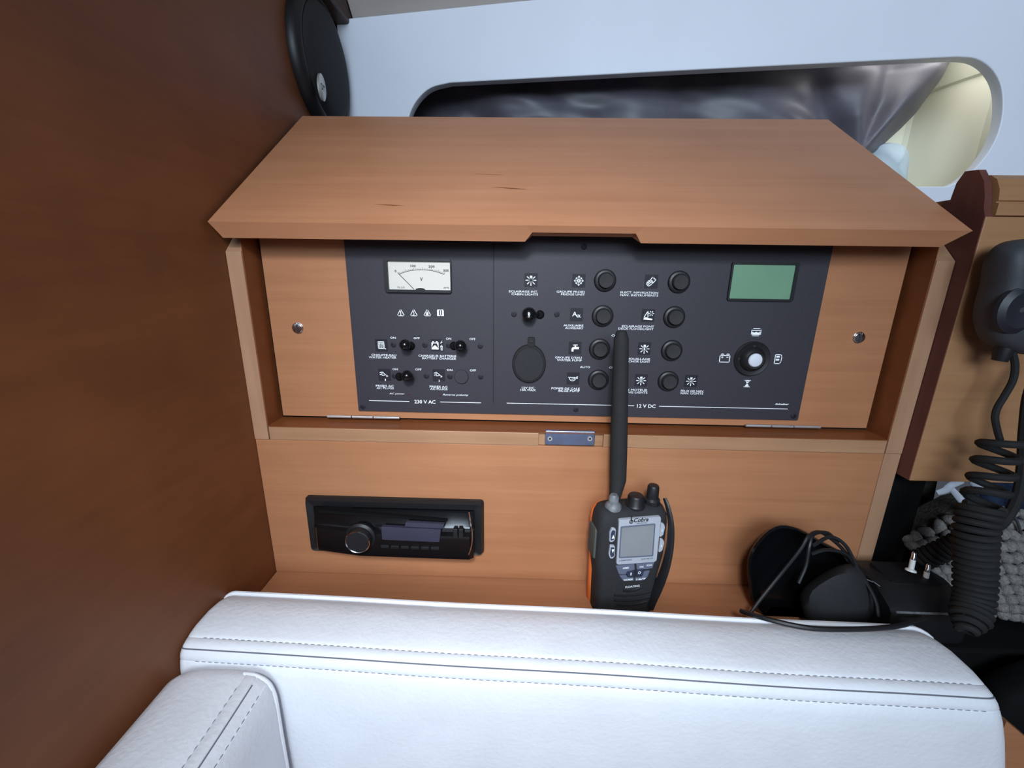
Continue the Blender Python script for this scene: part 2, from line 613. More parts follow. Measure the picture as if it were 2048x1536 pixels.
# lid
T0, T1 = Vector((0, 0.3701, 0.3619)), Vector((0, 0.5593, 0.4968))
du = (T1 - T0).normalized()
dn = Vector((0, -du.z, du.y))
B0, B1 = T0 - dn * 0.0150, T1 - dn * 0.0150
xl0, xl1 = -0.2636, 0.3590
xb0, xb1 = -0.2600, 0.3465
nx0, nx1 = at_y(1050, 478, 0.376).x, at_y(1284, 480, 0.376).x
mb = MB()


def V(x, p):
    return Vector((x, p.y, p.z))


nd = 0.009   # depth of the finger notch
Bm0 = T0 - dn * 0.0065 + du * 0.0004
# profile across the width, with the notch cut in the lower front edge
top = [V(xl0, T0), V(nx0, T0), V(nx1, T0), V(xl1, T0)]
tb = [V(xl0, T1), V(nx0, T1), V(nx1, T1), V(0.3455, T1)]
bot = [V(xl0 + 0.0051, B0), V(nx0, B0), V(nx1, B0), V(xl1 - 0.0140, B0)]
bb = [V(xb0 + 0.002, B1), V(nx0, B1), V(nx1, B1), V(0.3375, B1)]
n_t = [V(nx0 + 0.006, Bm0), V(nx1 - 0.006, Bm0)]
n_b = [V(nx0 + 0.006, B0 + du * nd), V(nx1 - 0.006, B0 + du * nd)]
n_ti = [V(nx0 + 0.006, T0 - dn * 0.0065 + du * nd), V(nx1 - 0.006, T0 - dn * 0.0065 + du * nd)]
vt, vtb, vb, vbb = [[mb.v(p) for p in r] for r in (top, tb, bot, bb)]
vnt, vnb, vni = [[mb.v(p) for p in r] for r in (n_t, n_b, n_ti)]
for i in range(3):
    mb.face([vt[i], vt[i + 1], vtb[i + 1], vtb[i]])
    mb.face([vtb[i], vtb[i + 1], vbb[i + 1], vbb[i]])
mb.face([vt[0], vb[0], vb[1], vt[1]])
mb.face([vt[2], vb[2], vb[3], vt[3]])
mb.face([vt[1], vb[1], vnt[0]])
mb.face([vt[2], vnt[1], vb[2]])
mb.face([vt[1], vnt[0], vnt[1], vt[2]])
mb.face([vnt[0], vni[0], vni[1], vnt[1]])
mb.face([vni[0], vnb[0], vnb[1], vni[1]])
mb.face([vb[1], vnb[0], vni[0], vnt[0]])
mb.face([vb[2], vnt[1], vni[1], vnb[1]])
mb.face([vb[0], vbb[0], vbb[1], vb[1]])
mb.face([vb[1], vbb[1], vnb[0]])
mb.face([vnb[0], vbb[1], vbb[2], vnb[1]])
mb.face([vb[2], vnb[1], vbb[2]])
mb.face([vb[2], vbb[2], vbb[3], vb[3]])
mb.face([vt[0], vtb[0], vbb[0], vb[0]])
mb.face([vt[3], vb[3], vbb[3], vtb[3]])
lid_ob = mb.obj('lid', M['wood_lid'], cab, smooth=False)
lidf = Frame(T0, (1, 0, 0), du)
for (sx_, sy_), (ex_, ey_), wd_ in (((980, 374), (1056, 379), 0.0009), ((748, 409), (808, 411.5), 0.0007), ((940, 348), (1010, 350), 0.0003)):
    (ua, ub), (va, vb_) = lidf.px(sx_, sy_), lidf.px(ex_, ey_)
    MB().fill(lidf, [(ua, ub), (ua * 0.4 + va * 0.6, ub * 0.4 + vb_ * 0.6 - wd_), (va, vb_), (ua * 0.4 + va * 0.6, ub * 0.4 + vb_ * 0.6 + wd_)], 0.00015).obj('grain_streak', M['wood_in'], lid_ob, smooth=False)
# panel board behind the switch panel, with turn buttons and hinges
bd = MB()
bd.box(-0.2492, 0.3527, 0.415, 0.4195, 0.1752, 0.371, 0.0005)
bd = bd.obj('panel_board', M['wood_x'], cab, smooth=False)
fr_bd = Frame((0, 0.415, 0), (1, 0, 0), (0, 0, 1))
for x, y in ((596, 656), (1717, 675)):
    a, b = fr_bd.px(x, y)
    tb_ = MB()
    for sg in (-1, 1):
        arc = [(0.0006 * sg, 0.0048 * math.sin(t)) if False else (a + sg * (0.0005 + 0.0046 * math.cos(t)), b + 0.0048 * math.sin(t)) for t in [math.radians(-90 + 18 * i) for i in range(11)]]
        tb_.plate(fr_bd, arc, 0.0, 0.0022, 0.0006)
    tb_.lathe(fr_bd.p(a, b, 0), fr_bd.n, [(0.0056, 0), (0.0056, 0.0006), (0.005, 0.0008)], 24)
    tb_.obj('turn_button', M['chrome'], bd)
for x0, x1, y in ((655, 800, 834.5), (1490, 1641, 853)):
    a0, a1, z = at_y(x0, y, 0.4125).x, at_y(x1, y, 0.4125).x, at_y((x0 + x1) / 2, y, 0.4125).z
    h = MB()
    xm = a0 + (a1 - a0) * 0.64
    for u0, u1 in ((a0, a0 + (a1 - a0) * 0.34), (a0 + (a1 - a0) * 0.345, xm - 0.0002), (xm, a1)):
        h.lathe((u0, 0.4122, z + 0.0003), (1, 0, 0), [(0.0009, 0), (0.00155, 0.0004), (0.00155, u1 - u0 - 0.0006), (0.0009, u1 - u0 - 0.0002)], 10)
    h.obj('hinge', M['steel'], cab)

# ------------------------------------------------------------------ switch panel
sp = thing('switch_panel', 'slate black electrical switch panel with push buttons, meter and green display', 'switch panel', (0.055, PANEL_Y, 0.187))
FP = Frame((0, PANEL_Y, 0), (1, 0, 0), (0, 0, 1))
pa, pb = FP.px(684, 478)[0], FP.px(1666, 493)[0]
zlo = (FP.px(717, 823)[1] + FP.px(1596, 840)[1]) / 2
pl0 = FP.px(717, 823)[0]
pr0 = FP.px(1596, 840)[0]
MB().plate(FP, rrect(pl0, pr0, zlo, 0.3695, 0.0008, 2), -0.0025, 0.0, 0.0004).obj('face_plate', M['panel'], sp, smooth=False)
sx = FP.px(987, 650)[0]
MB().plate(FP, [(sx - 0.0005, zlo + 0.012), (sx + 0.0005, zlo + 0.012), (sx + 0.0005, 0.352), (sx - 0.0005, 0.352)], 0, 0.00025).obj('joint_line', M['tile'], sp, smooth=False)
ZOFF = 0.0003


def cap(s, x0, x1, y, h=4.1, bold=0.006, shear=0.0, par=None, name='caption', fr=FP, mat=None, rot=0.0):
    a0 = fr.px(x0, y)[0]
    a1 = fr.px(x1, y)[0]
    b = fr.px((x0 + x1) / 2, y)[1]
    hh = abs(fr.px(x0, y - h / 2)[1] - fr.px(x0, y + h / 2)[1])
    return lettering(name, s, fr, a0, a1, b, hh, mat or M['ink'], par or sp, bold=bold, shear=shear, rot=rot)


for args in (
    ('ECLAIRAGE INT.', 1018, 1076, 583), ('CABIN LIGHTS', 1023, 1076, 588.6),
    ('GROUPE FROID', 1113, 1169.6, 583.5), ('FRIDGE UNIT', 1122, 1169.8, 588.8),
    ('ELECT. NAVIGATION', 1240.8, 1316, 585.2), ('NAV. INSTRUMENTS', 1240.4, 1316, 590.6),
    ('AUXILIAIRE', 1127, 1166.6, 650.8), ('AUXILIARY', 1130, 1166.6, 656.2),
    ('ECLAIRAGE PONT', 1243.7, 1308, 652.7), ('DECK FLOODLIGHT', 1236.4, 1307, 657.6),
    ("GROUPE D'EAU", 1110, 1163.5, 715), ('WATER PUMP', 1114, 1163.7, 720.4),
    ('FEU MOUILLAGE', 1236, 1300, 717.6), ('ANCHOR LIGHT', 1246, 1300, 722.8),
    ('POMPE DE CALE', 1102.8, 1159.4, 777), ('BILGE PUMP', 1117, 1159.4, 781.6),
    ('FEUX MOTEUR', 1240, 1294.7, 779.6), ('STEAMING LIGHTS', 1229, 1294.7, 784.4),
    ('FEUX DE NAV.', 1361.4, 1408, 782), ('NAV. LIGHTS', 1361, 1406, 786.6),
    ('12V DC', 1043.8, 1068.6, 775.6), ('10A MAX', 1041, 1071.5, 780),
    ('AUTO', 1160, 1180, 734), ('OFF', 1218, 1234, 735), ('OFF', 1223, 1239, 671),
    ('CHAUFFE-EAU', 743, 792.8, 710), ('WATER HEATER', 738, 792.8, 714.8),
    ('CHARGEUR BATTERIE', 837, 912.6, 711.8), ('BATTERY CHARGER', 844.6, 912.6, 716.8),
    ('PRISES AC', 752, 787.7, 771.6), ('AC PLUGS', 753.5, 787.7, 775.9),
    ('PRISES AC', 859.5, 895, 773.4), ('AC PLUGS', 860.7, 895, 777.8),
    ('ON', 780.7, 791.6, 675.4), ('OFF', 827.5, 839.5, 676.2), ('ON', 892, 902.4, 677.2), ('OFF', 939, 951, 677.9),
    ('ON', 785.3, 795.7, 738.2), ('OFF', 831, 843, 738.9), ('ON', 894, 904.8, 739.8), ('OFF', 940, 952, 740.6),
):
    cap(*args)
cap('AC power', 778.8, 809.6, 787.5, 4.0, shear=0.25)
cap('Reverse polarity', 886, 937, 790, 4.4, shear=0.25)
cap('230 V AC', 829, 871, 803.4, 7.0, bold=0.012)
cap('12 V DC', 1274, 1311, 812, 7.0, bold=0.012)
cap('Scheiber', 1550, 1577.5, 808, 3.4, shear=0.25, bold=0.03)
for x0, x1, y in ((739, 818.6, 801.8), (880.7, 961.4, 804.6), (1014, 1268, 808.6), (1318, 1575.4, 815)):
    a0, a1, b = FP.px(x0, y)[0], FP.px(x1, y)[0], FP.px((x0 + x1) / 2, y)[1]
    MB().stroke(FP, [(a0, b), (a1, b)], 0.0006).obj('printed_line', M['ink'], sp, smooth=False)
for x, y in ((817.8, 788), (880.5, 789.5)):
    a, b = FP.px(x, y)
    MB().lathe(FP.p(a, b), FP.n, [(0.0010, 0), (0.0009, 0.0005), (0, 0.0008)], 10).obj('indicator_lamp', M['red'], sp)


def icon(name, x, y, half, draw, tile=0.0, par=None, mat=None):
    """printed pictogram, optionally on a black square; draw(S, L, C) adds fills, strokes and circles in a -1..1 box"""
    a, b = FP.px(x, y)
    root = sp
    if tile:
        root = MB().plate(FP, rrect(a - tile, a + tile, b - tile, b + tile, 0.0005, 2), 0, 0.00025).obj('symbol_tile', M['tile'], sp, smooth=False)
    mb = MB()
    wd = half * 0.15

    def S(pts):
        mb.fill(FP, [(a + u * half, b + v_ * half) for u, v_ in pts], 0.0004)

    def L(pts, closed=False, k=1.0):
        mb.stroke(FP, [(a + u * half, b + v_ * half) for u, v_ in pts], wd * k, closed=closed)

    def C(u, v_, r, n=14, k=1.0, ry=None):
        mb.stroke(FP, [(a + p * half, b + q * half) for p, q in circ(u, v_, r, n, ry)], wd * k, closed=True)
    draw(S, L, C)
    return mb.obj(name, mat or M['ink'], root, smooth=False)


def rays(L, c, r0, r1, angs):
    for t in angs:
        t = math.radians(t)
        L([(c[0] + r0 * math.cos(t), c[1] + r0 * math.sin(t)), (c[0] + r1 * math.cos(t), c[1] + r1 * math.sin(t))])


def d_bulb(kind):
    def d(S, L, C):
        C(0, -0.05, 0.36)
        S([(-0.22, 0.32), (0.22, 0.32), (0.22, 0.78), (-0.22, 0.78)])
        rays(L, (0, -0.05), 0.58, 0.95, (-90, -45, 0, 180, 225, 42, 138))
        if kind == 'i':
            L([(0, -0.28), (0, 0.2)], k=1.3)
        if kind == 's':
            L([(-0.12, -0.2), (-0.12, 0.15)])
            L([(0.12, -0.2), (0.12, 0.15)])
            L([(-0.12, -0.02), (0.12, -0.02)])
        if kind == 'd':
            S([(-0.13, -0.15), (0, -0.25), (0.13, -0.15), (0.0, 0.18)])
    return d


def d_snow(S, L, C):
    for t in (0, 45, 90, 135):
        t = math.radians(t)
        c_, s_ = math.cos(t), math.sin(t)
        k = 0.95 if abs(c_ * s_) < 0.1 else 0.8
        L([(-c_ * k, -s_ * k), (c_ * k, s_ * k)])
        for sg in (-1, 1):
            e = (c_ * k * sg * 0.6, s_ * k * sg * 0.6)
            for da in (0.6, -0.6):
                L([e, (e[0] + sg * 0.28 * math.cos(t + da), e[1] + sg * 0.28 * math.sin(t + da))], k=0.9)


def d_nav(S, L, C):
    L([(-0.95, -0.5), (-0.45, -0.95), (0.1, -0.5), (0.25, 0.1), (-0.3, 0.25), (-0.75, 0.0)], True)
    L([(-0.6, -0.6), (0.0, -0.05)])
    L([(-0.75, -0.35), (-0.2, 0.15)])
    L([(-0.2, 0.35), (0.2, 0.9), (0.85, 0.3), (0.3, -0.3)])
    L([(0.2, 0.9), (0.5, 0.5)])


def d_tap(S, L, C):
    S([(-0.75, -0.8), (-0.3, -0.8), (-0.3, -0.25), (0.85, -0.25), (0.85, 0.25), (0.25, 0.25), (0.2, 0.5), (-0.1, 0.5), (-0.15, 0.25), (-0.5, 0.2), (-0.75, -0.05)])
    S([(-0.45, 0.58), (0.55, 0.62), (0.55, 0.8), (-0.45, 0.76)])


def d_pump(S, L, C):
    L([(-0.95, 0.25), (0.55, 0.25), (0.95, 0.4)])
    L([(-0.8, 0.25), (-0.65, -0.25), (-0.2, -0.5), (0.25, -0.4), (0.55, 0.0), (0.55, 0.25)])
    L([(-0.25, -0.1), (0.05, -0.15), (0.15, 0.05), (0.9, 0.1)])


def d_boat(S, L, C):
    S([(-0.9, -0.8), (-0.75, -0.45), (0.9, -0.6), (0.9, -0.9)])
    L([(-0.8, -0.4), (-0.1, 0.9), (0.0, -0.45)], True)
    C(0.6, 0.42, 0.2, 10)
    rays(L, (0.6, 0.42), 0.3, 0.48, range(0, 360, 60))


def d_heat(S, L, C):
    L([(-0.7, -0.7), (-0.7, 0.85), (0.6, 0.85), (0.6, -0.7)], True)
    L([(-0.7, 0.55), (0.6, 0.55)])
    for u in (-0.4, -0.05, 0.3):
        L([(u, 0.35), (u + 0.08, 0.05), (u - 0.03, -0.2), (u + 0.05, -0.45)], k=1.2)
    L([(0.6, -0.7), (0.95, -0.8)])


def d_bat(S, L, C):
    S([(-1.0, -0.75), (0.25, -0.75), (0.25, -0.55), (-0.35, 0.0), (-0.45, 0.0), (-1.0, -0.5)])
    S([(-1.0, -0.5), (-0.7, 0.35), (-1.0, 0.35)])
    S([(0.25, -0.5), (-0.05, 0.35), (0.25, 0.35)])
    S([(-1.0, 0.35), (0.25, 0.35), (0.25, 0.5), (-1.0, 0.5)])
    S([(-0.85, 0.55), (-0.55, 0.55), (-0.55, 0.72), (-0.85, 0.72)])
    S([(-0.2, 0.55), (0.1, 0.55), (0.1, 0.72), (-0.2, 0.72)])
    S([(0.5, 0.3), (0.95, 1.0), (0.78, 0.62), (1.0, 0.62), (0.55, 0.25), (0.7, 0.5)])
    L([(0.6, -0.3), (0.75, 0.05), (0.9, -0.3)])
    L([(0.9, -0.5), (0.65, -0.5), (0.65, -0.8), (0.9, -0.8)])


def d_plug(S, L, C):
    L([(-0.55, 0.75), (0.35, 0.0), (-0.55, -0.15)], True)
    L([(-1.0, 0.5), (-0.5, 0.65)])
    L([(-1.0, 0.05), (-0.5, 0.1)])
    L([(0.35, 0.0), (0.8, -0.3), (0.5, -0.4)])


def tri(L):
    L(round_quad([(-0.95, -0.8), (0.95, -0.8), (0, 0.9)], 0.18, 2), True)


def d_w1(S, L, C):
    tri(L)
    L([(0, 0.3), (0, -0.25)], k=1.3)
    L([(0, -0.5), (0, -0.6)], k=1.3)


def d_w2(S, L, C):
    tri(L)
    L([(0.05, 0.35), (-0.1, -0.1), (0.1, -0.1), (-0.02, -0.6)])


def d_w3(S, L, C):
    tri(L)
    S([(-0.28, -0.6), (0.28, -0.6), (0.3, -0.2), (0.0, 0.3), (-0.3, -0.2)])


def d_book(S, L, C):
    S([(-0.9, -0.85), (-0.42, -0.85), (-0.42, 0.9), (-0.7, 0.9), (-0.9, 0.65)])
    S([(-0.1, -0.85), (0.12, -0.85), (0.12, 0.9), (-0.1, 0.9)])
    S([(0.45, -0.85), (0.9, -0.85), (0.9, 0.6), (0.7, 0.9), (0.45, 0.9)])
    S([(-0.45, 0.72), (0.5, 0.72), (0.5, 0.9), (-0.45, 0.9)])
    S([(-0.45, -0.85), (0.5, -0.85), (0.5, -0.62), (-0.45, -0.62)])


def d_tank(S, L, C):
    L(rrect(-0.95, 0.95, -0.75, 0.75, 0.2, 3), True)
    L([(-0.9, 0.35), (0.9, 0.35)])
    S([(-0.8, -0.55), (0.8, -0.55), (0.8, 0.1), (0.4, -0.1), (0.0, 0.1), (-0.4, -0.1), (-0.8, 0.1)])


def d_cell(S, L, C):
    L([(-0.95, -0.75), (0.95, -0.75), (0.95, 0.55), (-0.95, 0.55)], True)
    L([(-0.75, 0.6), (-0.75, 0.85), (-0.3, 0.85), (-0.3, 0.6)])
    L([(0.3, 0.6), (0.3, 0.85), (0.75, 0.85), (0.75, 0.6)])
    L([(-0.65, 0.2), (-0.35, 0.2)], k=0.8)
    L([(-0.5, 0.05), (-0.5, 0.35)], k=0.8)
    L([(0.35, 0.2), (0.65, 0.2)], k=0.8)


def d_card(S, L, C):
    L([(-0.55, -0.9), (0.5, -0.9), (0.7, -0.4), (0.7, 0.5), (0.45, 0.9), (-0.55, 0.9)], True)
    S([(-0.35, 0.3), (0.3, 0.3), (0.3, 0.65), (-0.35, 0.65)])
    S([(-0.35, -0.3), (0.3, -0.3), (0.3, 0.05), (-0.35, 0.05)])


def d_glass(S, L, C):
    L([(-0.65, 0.8), (0.65, 0.8)], k=1.4)
    L([(-0.65, -0.8), (0.65, -0.8)], k=1.4)
    L([(-0.5, 0.8), (0.5, -0.8)])
    L([(0.5, 0.8), (-0.5, -0.8)])
    S([(-0.35, -0.75), (0.35, -0.75), (0, -0.1)])
    S([(-0.25, 0.5), (0.25, 0.5), (0, 0.1)])


TL = 0.0062
icon('symbol', 1062, 560, 0.0050, d_bulb(''), TL)
icon('symbol', 1157.5, 561.5, 0.0045, d_snow, TL)
icon('symbol', 1302.6, 563, 0.0047, d_nav, TL)
icon('symbol', 1296, 631, 0.0048, d_boat, TL)
icon('symbol', 1150, 696, 0.0044, d_tap, TL)
icon('symbol', 1288.7, 697, 0.0048, d_bulb('i'), TL)
icon('symbol', 1146, 757, 0.0048, d_pump, TL)
icon('symbol', 1282, 760.5, 0.0048, d_bulb('s'), TL)
icon('symbol', 1381.8, 762, 0.0048, d_bulb('d'), TL)
icon('symbol', 763, 690.5, 0.0044, d_heat, TL)
icon('symbol', 874.5, 690.5, 0.0056, d_bat, TL)
icon('symbol', 769, 749.5, 0.0044, d_plug, TL)
icon('symbol', 877.5, 750.5, 0.0044, d_plug, TL)
a, b = FP.px(1153, 629.4)
tile = MB().plate(FP, rrect(a - TL, a + TL, b - TL, b + TL, 0.0005, 2), 0, 0.00025).obj('symbol_tile', M['tile'], sp, smooth=False)
cap('A', 1144.5, 1154, 628, 9, par=tile, name='symbol')
cap('ux.', 1153.5, 1162, 632, 6, par=tile, name='symbol')
cap('1', 770, 772, 759.5, 4.0)
cap('2', 877, 880, 761.5, 4.2)
for x, d in ((801.7, d_w1), (827.7, d_w2), (854.7, d_w3)):
    icon('warning_symbol', x, 625.2, 0.0038, d)
icon('warning_symbol', 881, 625.6, 0.0036, d_book)
icon('symbol', 1512, 664.3, 0.0046, d_tank)
icon('symbol', 1449, 716.5, 0.0050, d_cell)
icon('symbol', 1555, 718, 0.0050, d_card)
icon('symbol', 1494, 767, 0.0040, d_glass)

# push buttons: one shape, copied
mb = MB()
mb.lathe((0, 0, 0), FP.n, [(0.0104, 0), (0.0104, 0.0008), (0.0098, 0.0022), (0.0084, 0.0030), (0.0076, 0.0030), (0.0074, 0.0012), (0.0001, 0.0012)], 28)
ring_me = mb.obj('bezel', M['blk'], sp, loc=(0, 0, 0))
cap_me = MB().lathe((0, 0, 0), FP.n, [(0.0069, 0.0012), (0.0069, 0.0058), (0.0064, 0.0066), (0.0001, 0.0061)], 28).obj('cap', M['button'], sp)
first = True
for x, y in ((1210, 561), (1357.5, 564), (1205, 632), (1348, 634), (1199, 698), (1343, 701), (1196.5, 759.5), (1336, 762)):
    a, b = FP.px(x, y)
    if first:
        bz, cp = ring_me, cap_me
        bz.name, cp.name = 'push_button', 'button_cap'
        bz.location = FP.p(a, b)
        cp.parent = bz
        cp.matrix_parent_inverse = Matrix.Identity(4)
        first = False
    else:
        bz = ring_me.copy()
        COL.objects.link(bz)
        bz.location = FP.p(a, b)
        cp = cap_me.copy()
        COL.objects.link(cp)
        cp.parent = bz
    cp.location = (0, 0, 0)

# small recessed screws
scr = None
for x, y in ((787, 689.3), (850, 690), (897.5, 691), (960.6, 692), (852.8, 752), (900, 753), (961.4, 753.6), (1028, 628.4), (1113.6, 628.4),
             (1168, 493.5), (1151.5, 819), (725.8, 813.5), (1587, 832), (789, 752)):
    a, b = FP.px(x, y)
    if scr is None:
        scr = MB().lathe((0, 0, 0), FP.n, [(0.0027, 0), (0.0027, 0.0006), (0.0022, 0.0009), (0.0012, 0.0009), (0.0011, 0.0003), (0.0001, 0.0003)], 12).obj('screw', M['tile'], sp)
        scr.location = FP.p(a, b)
    else:
        o = scr.copy()
        COL.objects.link(o)
        o.location = FP.p(a, b)


def toggle(collar, ball, r, mark=None):
    a, b = FP.px(*collar)
    c = FP.p(a, b)
    q = at_y(ball[0], ball[1], PANEL_Y - 0.013)
    t = MB().lathe(c, FP.n, [(0.0042, 0), (0.0042, 0.0008), (0.0036, 0.0014), (0.0030, 0.0032), (0.0022, 0.0036)], 18).obj('toggle_switch', M['blk_deep'], sp)
    ax = (q - c).normalized()
    ln = (q - c).length
    lv = MB().lathe(c, ax, [(0.0020, 0.002), (0.0024, ln * 0.5), (0.0032, ln - r * 0.7), (r * 0.85, ln - r * 0.5), (r, ln), (r * 0.85, ln + r * 0.5), (r * 0.5, ln + r * 0.84), (0, ln + r * 0.97)], 18).obj('lever', M['blk_gloss'], t)
    if mark:
        fr = Frame(q - Vector((0, r * 0.99, 0)), (1, 0, 0), (0, 0, 1))
        lettering('lever_mark', mark, fr, -0.0024, 0.0022, 0.0, 0.0019, M['ink'], t, rot=math.radians(90), bold=0.03)


toggle((822, 691.5), (810, 690), 0.0056)
toggle((908, 691.5), (921, 692), 0.0058)
toggle((799, 753), (814, 752), 0.0058)
toggle((1080, 629), (1058, 628), 0.0066, 'OFF')
a, b = FP.px(923, 753)
MB().lathe(FP.p(a, b), FP.n, [(0.0072, 0), (0.0072, 0.0016), (0.0066, 0.0022), (0, 0.0022)], 28).obj('blanking_plug', M['panel'], sp)
# accessory socket with hinged cover
a, b = FP.px(1058, 727)
so = MB().lathe(FP.p(a, b), FP.n, [(0.0166, 0), (0.0166, 0.0020), (0.0158, 0.0036), (0.0148, 0.0040)], 36, sx=1.17).obj('socket_cover', M['rubber'], sp)
MB().lathe(FP.p(a, b, 0.0038), FP.n, [(0.0146, 0), (0.0140, 0.0014), (0.0, 0.0022)], 36, sx=1.17).obj('cover_lid', M['blk_matte'], so)
a2, b2 = FP.px(1062.5, 682)
MB().plate(FP, rrect(a2 - 0.0034, a2 + 0.0034, b2 - 0.0050, b2 + 0.0040, 0.001), 0, 0.0046, 0.0006).obj('cover_hinge', M['rubber'], so, smooth=False)
MB().plate(FP, rrect(a2 - 0.0024, a2 + 0.0024, b2 - 0.0010, b2 + 0.0028, 0.0006), 0.0046, 0.0056, 0.0004).obj('cover_tab', M['blk_matte'], so, smooth=False)

# voltmeter
qa = [FP.px(x, y) for x, y in ((771, 584.5), (904.5, 585), (902.5, 518.5), (769, 517))]
a0, a1 = (qa[0][0] + qa[3][0]) / 2, (qa[1][0] + qa[2][0]) / 2
b0, b1 = (qa[0][1] + qa[1][1]) / 2, (qa[2][1] + qa[3][1]) / 2
i0, j0 = FP.px(779.5, 578.5)
i1, j1 = FP.px(901, 523)
mb = MB()
out_r, in_r = rrect(a0, a1, b0, b1, 0.0025), rrect(i0, i1, j0, j1, 0.0008)
A = [FP.p(p, q, 0) for p, q in out_r]
Bq = [FP.p(p, q, 0.004) for p, q in out_r]
Cq = [FP.p(p, q, 0.004) for p, q in in_r]
Dq = [FP.p(p, q, 0.0012) for p, q in in_r]
mb.loft([A, Bq, Cq, Dq], cap=False)
vm = mb.obj('voltmeter', M['blk'], sp, smooth=False)
MB().plate(FP, in_r, 0.0003, 0.0010).obj('dial', M['dial'], vm, smooth=False)
FD = Frame(FP.p(0, 0, 0.0010), FP.u, FP.w)
dl = MB()
pts = [FD.px(x, y) for x, y in ((800, 548), (812, 543.5), (828, 540.3), (845, 539.6), (862, 541.2), (876, 544.5), (888, 549))]
arc = [(v.x, v.y) for v in smooth_path([(p, q, 0) for p, q in pts], 5)]
dl.stroke(FD, arc, 0.00040, d1=0.0002)
for i in range(0, len(arc), 1):
    k = 0.0022 if i % 5 == 0 else 0.0013
    t = (i / (len(arc) - 1) - 0.5) * 1.0
    dl.stroke(FD, [arc[i], (arc[i][0] + k * math.sin(t), arc[i][1] + k * math.cos(t))], 0.0003, d1=0.0002)
dl.obj('scale', M['dial_ink'], vm, smooth=False)
for s_, x0, x1, y, h in (('0', 789.5, 793, 542, 5), ('100', 821, 831.5, 532, 4.6), ('200', 857, 869.5, 533, 4.6), ('300', 886.5, 897.5, 541, 4.6), ('V', 840, 845.5, 558.5, 8)):
    cap(s_, x0, x1, y, h, bold=0.015, par=vm, name='numeral', fr=FD, mat=M['dial_ink'])
cap('CL 2.5', 795, 809, 574.5, 3.2, bold=0.0, par=vm, name='numeral', fr=FD, mat=M['dial_ink'])
cap('AMS', 887, 898, 575.5, 3.2, bold=0.0, par=vm, name='numeral', fr=FD, mat=M['dial_ink'])
MB().stroke(FD, [FD.px(796, 545.5), FD.px(828, 578)], 0.0005, d1=0.0008).obj('needle', M['dial_ink'], vm, smooth=False)
hx, hy = FD.px(841, 578.5)
MB().plate(FD, [(hx + 0.0045 * math.cos(t), hy - 0.0002 + 0.0014 * math.sin(t)) for t in [math.pi * i / 8 for i in range(9)]], 0.0, 0.0012).obj('needle_hub', M['blk'], vm, smooth=False)

# green display
qa = [FP.px(x, y) for x, y in ((1453, 601), (1585, 603), (1596, 526), (1463, 523))]
a0, a1 = (qa[0][0] + qa[3][0]) / 2, (qa[1][0] + qa[2][0]) / 2
b0, b1 = (qa[0][1] + qa[1][1]) / 2, (qa[2][1] + qa[3][1]) / 2
qi = [FP.px(x, y, 0.001) for x, y in ((1457.5, 597), (1580.5, 598.5), (1590, 530), (1467.5, 528.5))]
i0, i1 = (qi[0][0] + qi[3][0]) / 2, (qi[1][0] + qi[2][0]) / 2
j0, j1 = (qi[0][1] + qi[1][1]) / 2, (qi[2][1] + qi[3][1]) / 2
out_r, in_r = rrect(a0, a1, b0, b1, 0.002), rrect(i0, i1, j0, j1, 0.001)
ds = MB().loft([[FP.p(p, q, d) for p, q in rr] for rr, d in ((out_r, 0), (out_r, 0.0022), (in_r, 0.0022), (in_r, 0.0006))], cap=False).obj('display', M['blk'], sp, smooth=False)
MB().plate(FP, in_r, 0.0002, 0.0010).obj('screen', M['lcd_green'], ds, smooth=False)
# selector joystick
a, b = FP.px(1503, 717.5)
js = MB().lathe(FP.p(a, b), FP.n, [(0.0172, 0), (0.0172, 0.0014), (0.0162, 0.0024), (0.0140, 0.0018), (0.0124, 0.0016), (0.0108, 0.0052), (0.0084, 0.0070), (0.0060, 0.0066), (0.0001, 0.0060)], 36).obj('selector', M['blk'], sp)
MB().lathe(FP.p(a, b, 0.0062), FP.n, [(0.0066, 0), (0.0066, 0.0012), (0.0058, 0.0022), (0.003, 0.0028), (0, 0.0030)], 28).obj('selector_cap', M['ball_grey'], js)
for ang in (0, 90, 180, 270):
    t = math.radians(ang)
    p_ = (a + 0.0126 * math.cos(t), b + 0.0126 * math.sin(t))
    MB().lathe(FP.p(*p_, 0.0015), FP.n, [(0.0016, 0), (0.0012, 0.0006), (0, 0.0007)], 10).obj('selector_dimple', M['blk_matte'], js)

# ------------------------------------------------------------------ car stereo
FS = Frame((0, FRONT, 0), (1, 0, 0), (0, 0, 1))
st = thing('car_stereo', 'black car stereo with chrome ringed knob set in the wood below the panel', 'stereo', (-0.13, FRONT, 0.035))
sx0, sx1, sz0, sz1 = -0.2222, -0.0362, 0.0333, 0.0962
outr = round_quad([(sx0, sz0), (sx1, sz0), (sx1, sz1), (sx0, sz1)], 0.004)
inr = rrect(sx0 + 0.008, sx1 - 0.008, sz0 + 0.004, sz1 - 0.009, 0.002)
# same point count for both rings
inr = round_quad([(sx0 + 0.009, sz0 + 0.004), (sx1 - 0.009, sz0 + 0.004), (sx1 - 0.009, sz1 - 0.009), (sx0 + 0.009, sz1 - 0.009)], 0.002)
MB().loft([[FS.p(p, q, d) for p, q in rr] for rr, d in ((outr, -0.0003), (outr, 0.003), (round_quad([(sx0 + 0.002, sz0 + 0.001), (sx1 - 0.002, sz0 + 0.001), (sx1 - 0.002, sz1 - 0.002), (sx0 + 0.002, sz1 - 0.002)], 0.004), 0.0075), (inr, 0.0060), (inr, 0.0))], cap=False).obj('trim_ring', M['blk'], st, smooth=False)
